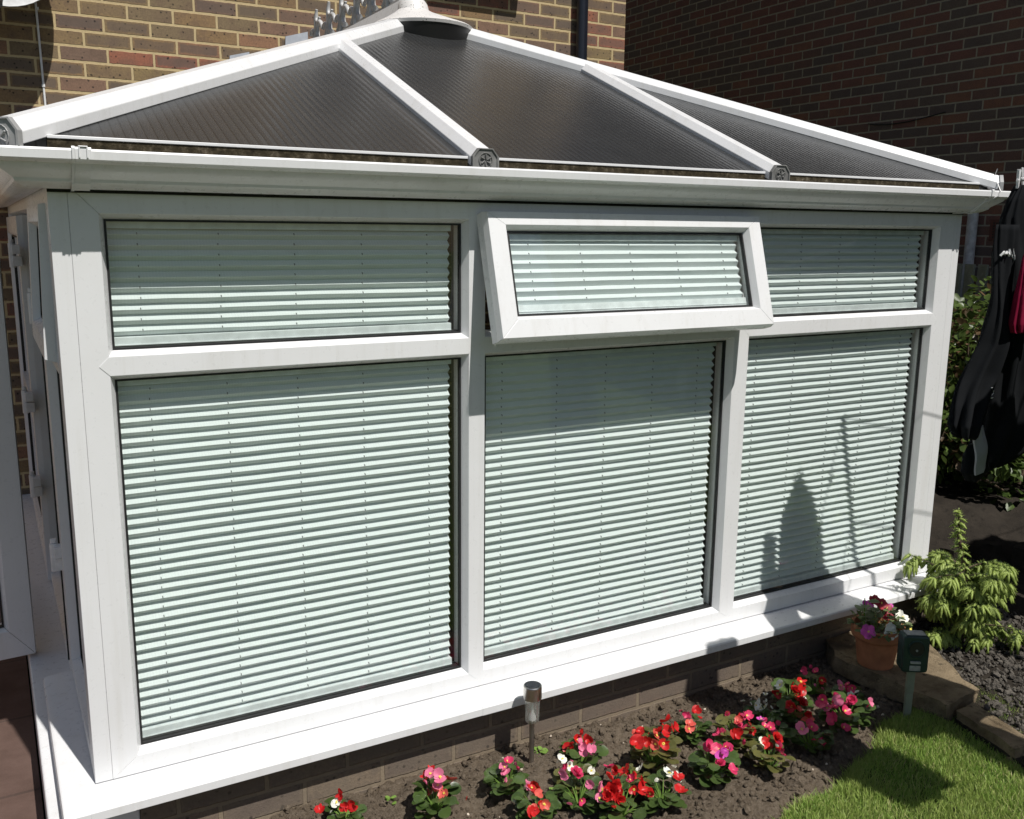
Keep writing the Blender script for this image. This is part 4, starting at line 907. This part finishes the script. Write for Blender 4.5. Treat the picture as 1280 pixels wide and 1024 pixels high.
outline_garment([(1.33,2.375,2.43,.3),(1.20,2.372,2.435,.7),(1.10,2.362,2.43,.9),(.994,2.345,2.44,1),(.904,2.308,2.43,1),(.816,2.262,2.39,1),(.765,2.248,2.345,1),(.735,2.262,2.325,.7),(.724,2.285,2.312,.3)], GY-.045, .028, 7, .014, 5, 48).build('sleeve', M['dkcloth'], hj, 180)
g_ = (GY-.062+2.2283)/(GY+2.2283); hb = []
for k in range(9):
    t = k/8; x = 2.380+.034*t; z = .742-.135*t; w_ = .020+.004*math.sin(3*t); y = GY-.062-.006*math.sin(math.pi*t)+.002*math.sin(9*t)
    hb.append([(-.131+(x+a*w_+.131)*g_, y+b_+.006*abs(a), 1.306+(z+c*w_*.45-1.306)*g_) for a,b_,c in ((-1,0,-1),(0,-.003,0),(1,0,1),(1,.006,1),(0,.003,0),(-1,.006,-1))])
MB().loft(hb).build('hem_band', M['gycloth'], hj, 40)
outline_garment([(.70,2.335,2.37,.4),(.66,2.325,2.41,.9),(.615,2.325,2.43,.9),(.588,2.345,2.40,.4)], GY-.02, .035, 4, .005, 9, 28).build('lining', M['dkcloth'], hj, 180)
b = MB()
for pth in ([(0,.010),(.008,.008),(.009,.002),(.002,-.002),(-.004,-.006),(.002,-.012),(.009,-.010)],[(-.004,.018),(.006,.018)]): b.tube([(2.300+x,GY-.074,.864+z) for x,z in pth], .0018, 5)
b.build('badge', M['wcloth'], hj)
b = MB(); 
for k in range(5): b.tube([(2.300+.012*k,GY-.056,1.245+.006*k),(2.306+.012*k,GY-.062,1.256-.005*k),(2.312+.012*k,GY-.056,1.250+.006*k)], .0035, 6)
b.build('cuff_trim', M['wcloth'], hj, 60)
rt = thing('crimson_top', 'crimson garment with a white patch hanging in front of the charcoal jacket', 'clothes', (2.42,GY-.12,1.30))
garment([(2.385,GY-.10,1.30,.010,.01),(2.380,GY-.10,1.24,.030,.018),(2.385,GY-.10,1.14,.056,.022),(2.390,GY-.10,1.06,.066,.022),(2.395,GY-.10,1.035,.058,.014)], 9, .014, 11, 40).build('body', M['redcloth'], rt, 180)
garment([(2.395,GY-.122,1.165,.010,.006),(2.397,GY-.128,1.13,.024,.012),(2.402,GY-.125,1.09,.012,.008)], 4, .004, 14, 24).build('patch', M['wcloth'], rt, 180)
peg((2.428,GY,1.452), 'left white peg holding the charcoal jacket', .4); peg((2.455,GY,1.458), 'right white peg holding the charcoal jacket', -.5)
MB_c = MB(); MB_c.tube([(2.444,GY,1.452),(2.50,-.88,1.474),(2.535,-1.22,1.488)], .0022, 6); MB_c.build('cord', M['capd'], ar, 60)
for k,(x,y) in enumerate(((2.614,-.60),(2.600,-.72),(2.590,-.80),(2.578,-.90))): peg((x,y,1.485), 'spare white peg clipped on the empty cord out at the right', k*.9)
def plain_garment(cx,cy,w,z0,z1,mat,label,seed,dx=0):
    t = thing('unseen_washing', label, 'clothes', (cx,cy,z1)); H = z1-z0
    garment([(cx,cy,z1,w*.55,.012),(cx+dx*.2,cy,z1-H*.15,w*.75,.03),(cx+dx*.5,cy,z1-H*.45,w*.95,.045),(cx+dx*.8,cy,z1-H*.8,w,.05),(cx+dx,cy,z0,w*.9,.04)], 7, .014, seed).build('body', mat, t, 180)
plain_garment(2.055,-1.06,.115,.28,1.57,M['navy'],'narrow navy leggings on the line outside the right edge of the photo',31)
plain_garment(2.44,-1.08,.18,.60,1.57,M['navy'],'wide navy shirt on the line outside the right edge of the photo',32,.03)
plain_garment(2.56,-1.58,.055,.80,1.55,M['dkcloth'],'short black shirt nearest the camera on the line outside the photo',34,-.05)
plain_garment(3.42,-.60,.24,.55,1.48,M['dkcloth'],'wide unseen black cloth added on the far stretch of line to shade the bank',35); plain_garment(3.95,-.66,.25,.5,1.48,M['dkcloth'],'unseen black cloth added at the far end of the line to shade the bank',37)  # both cloths are added out of view to keep sun off the bank
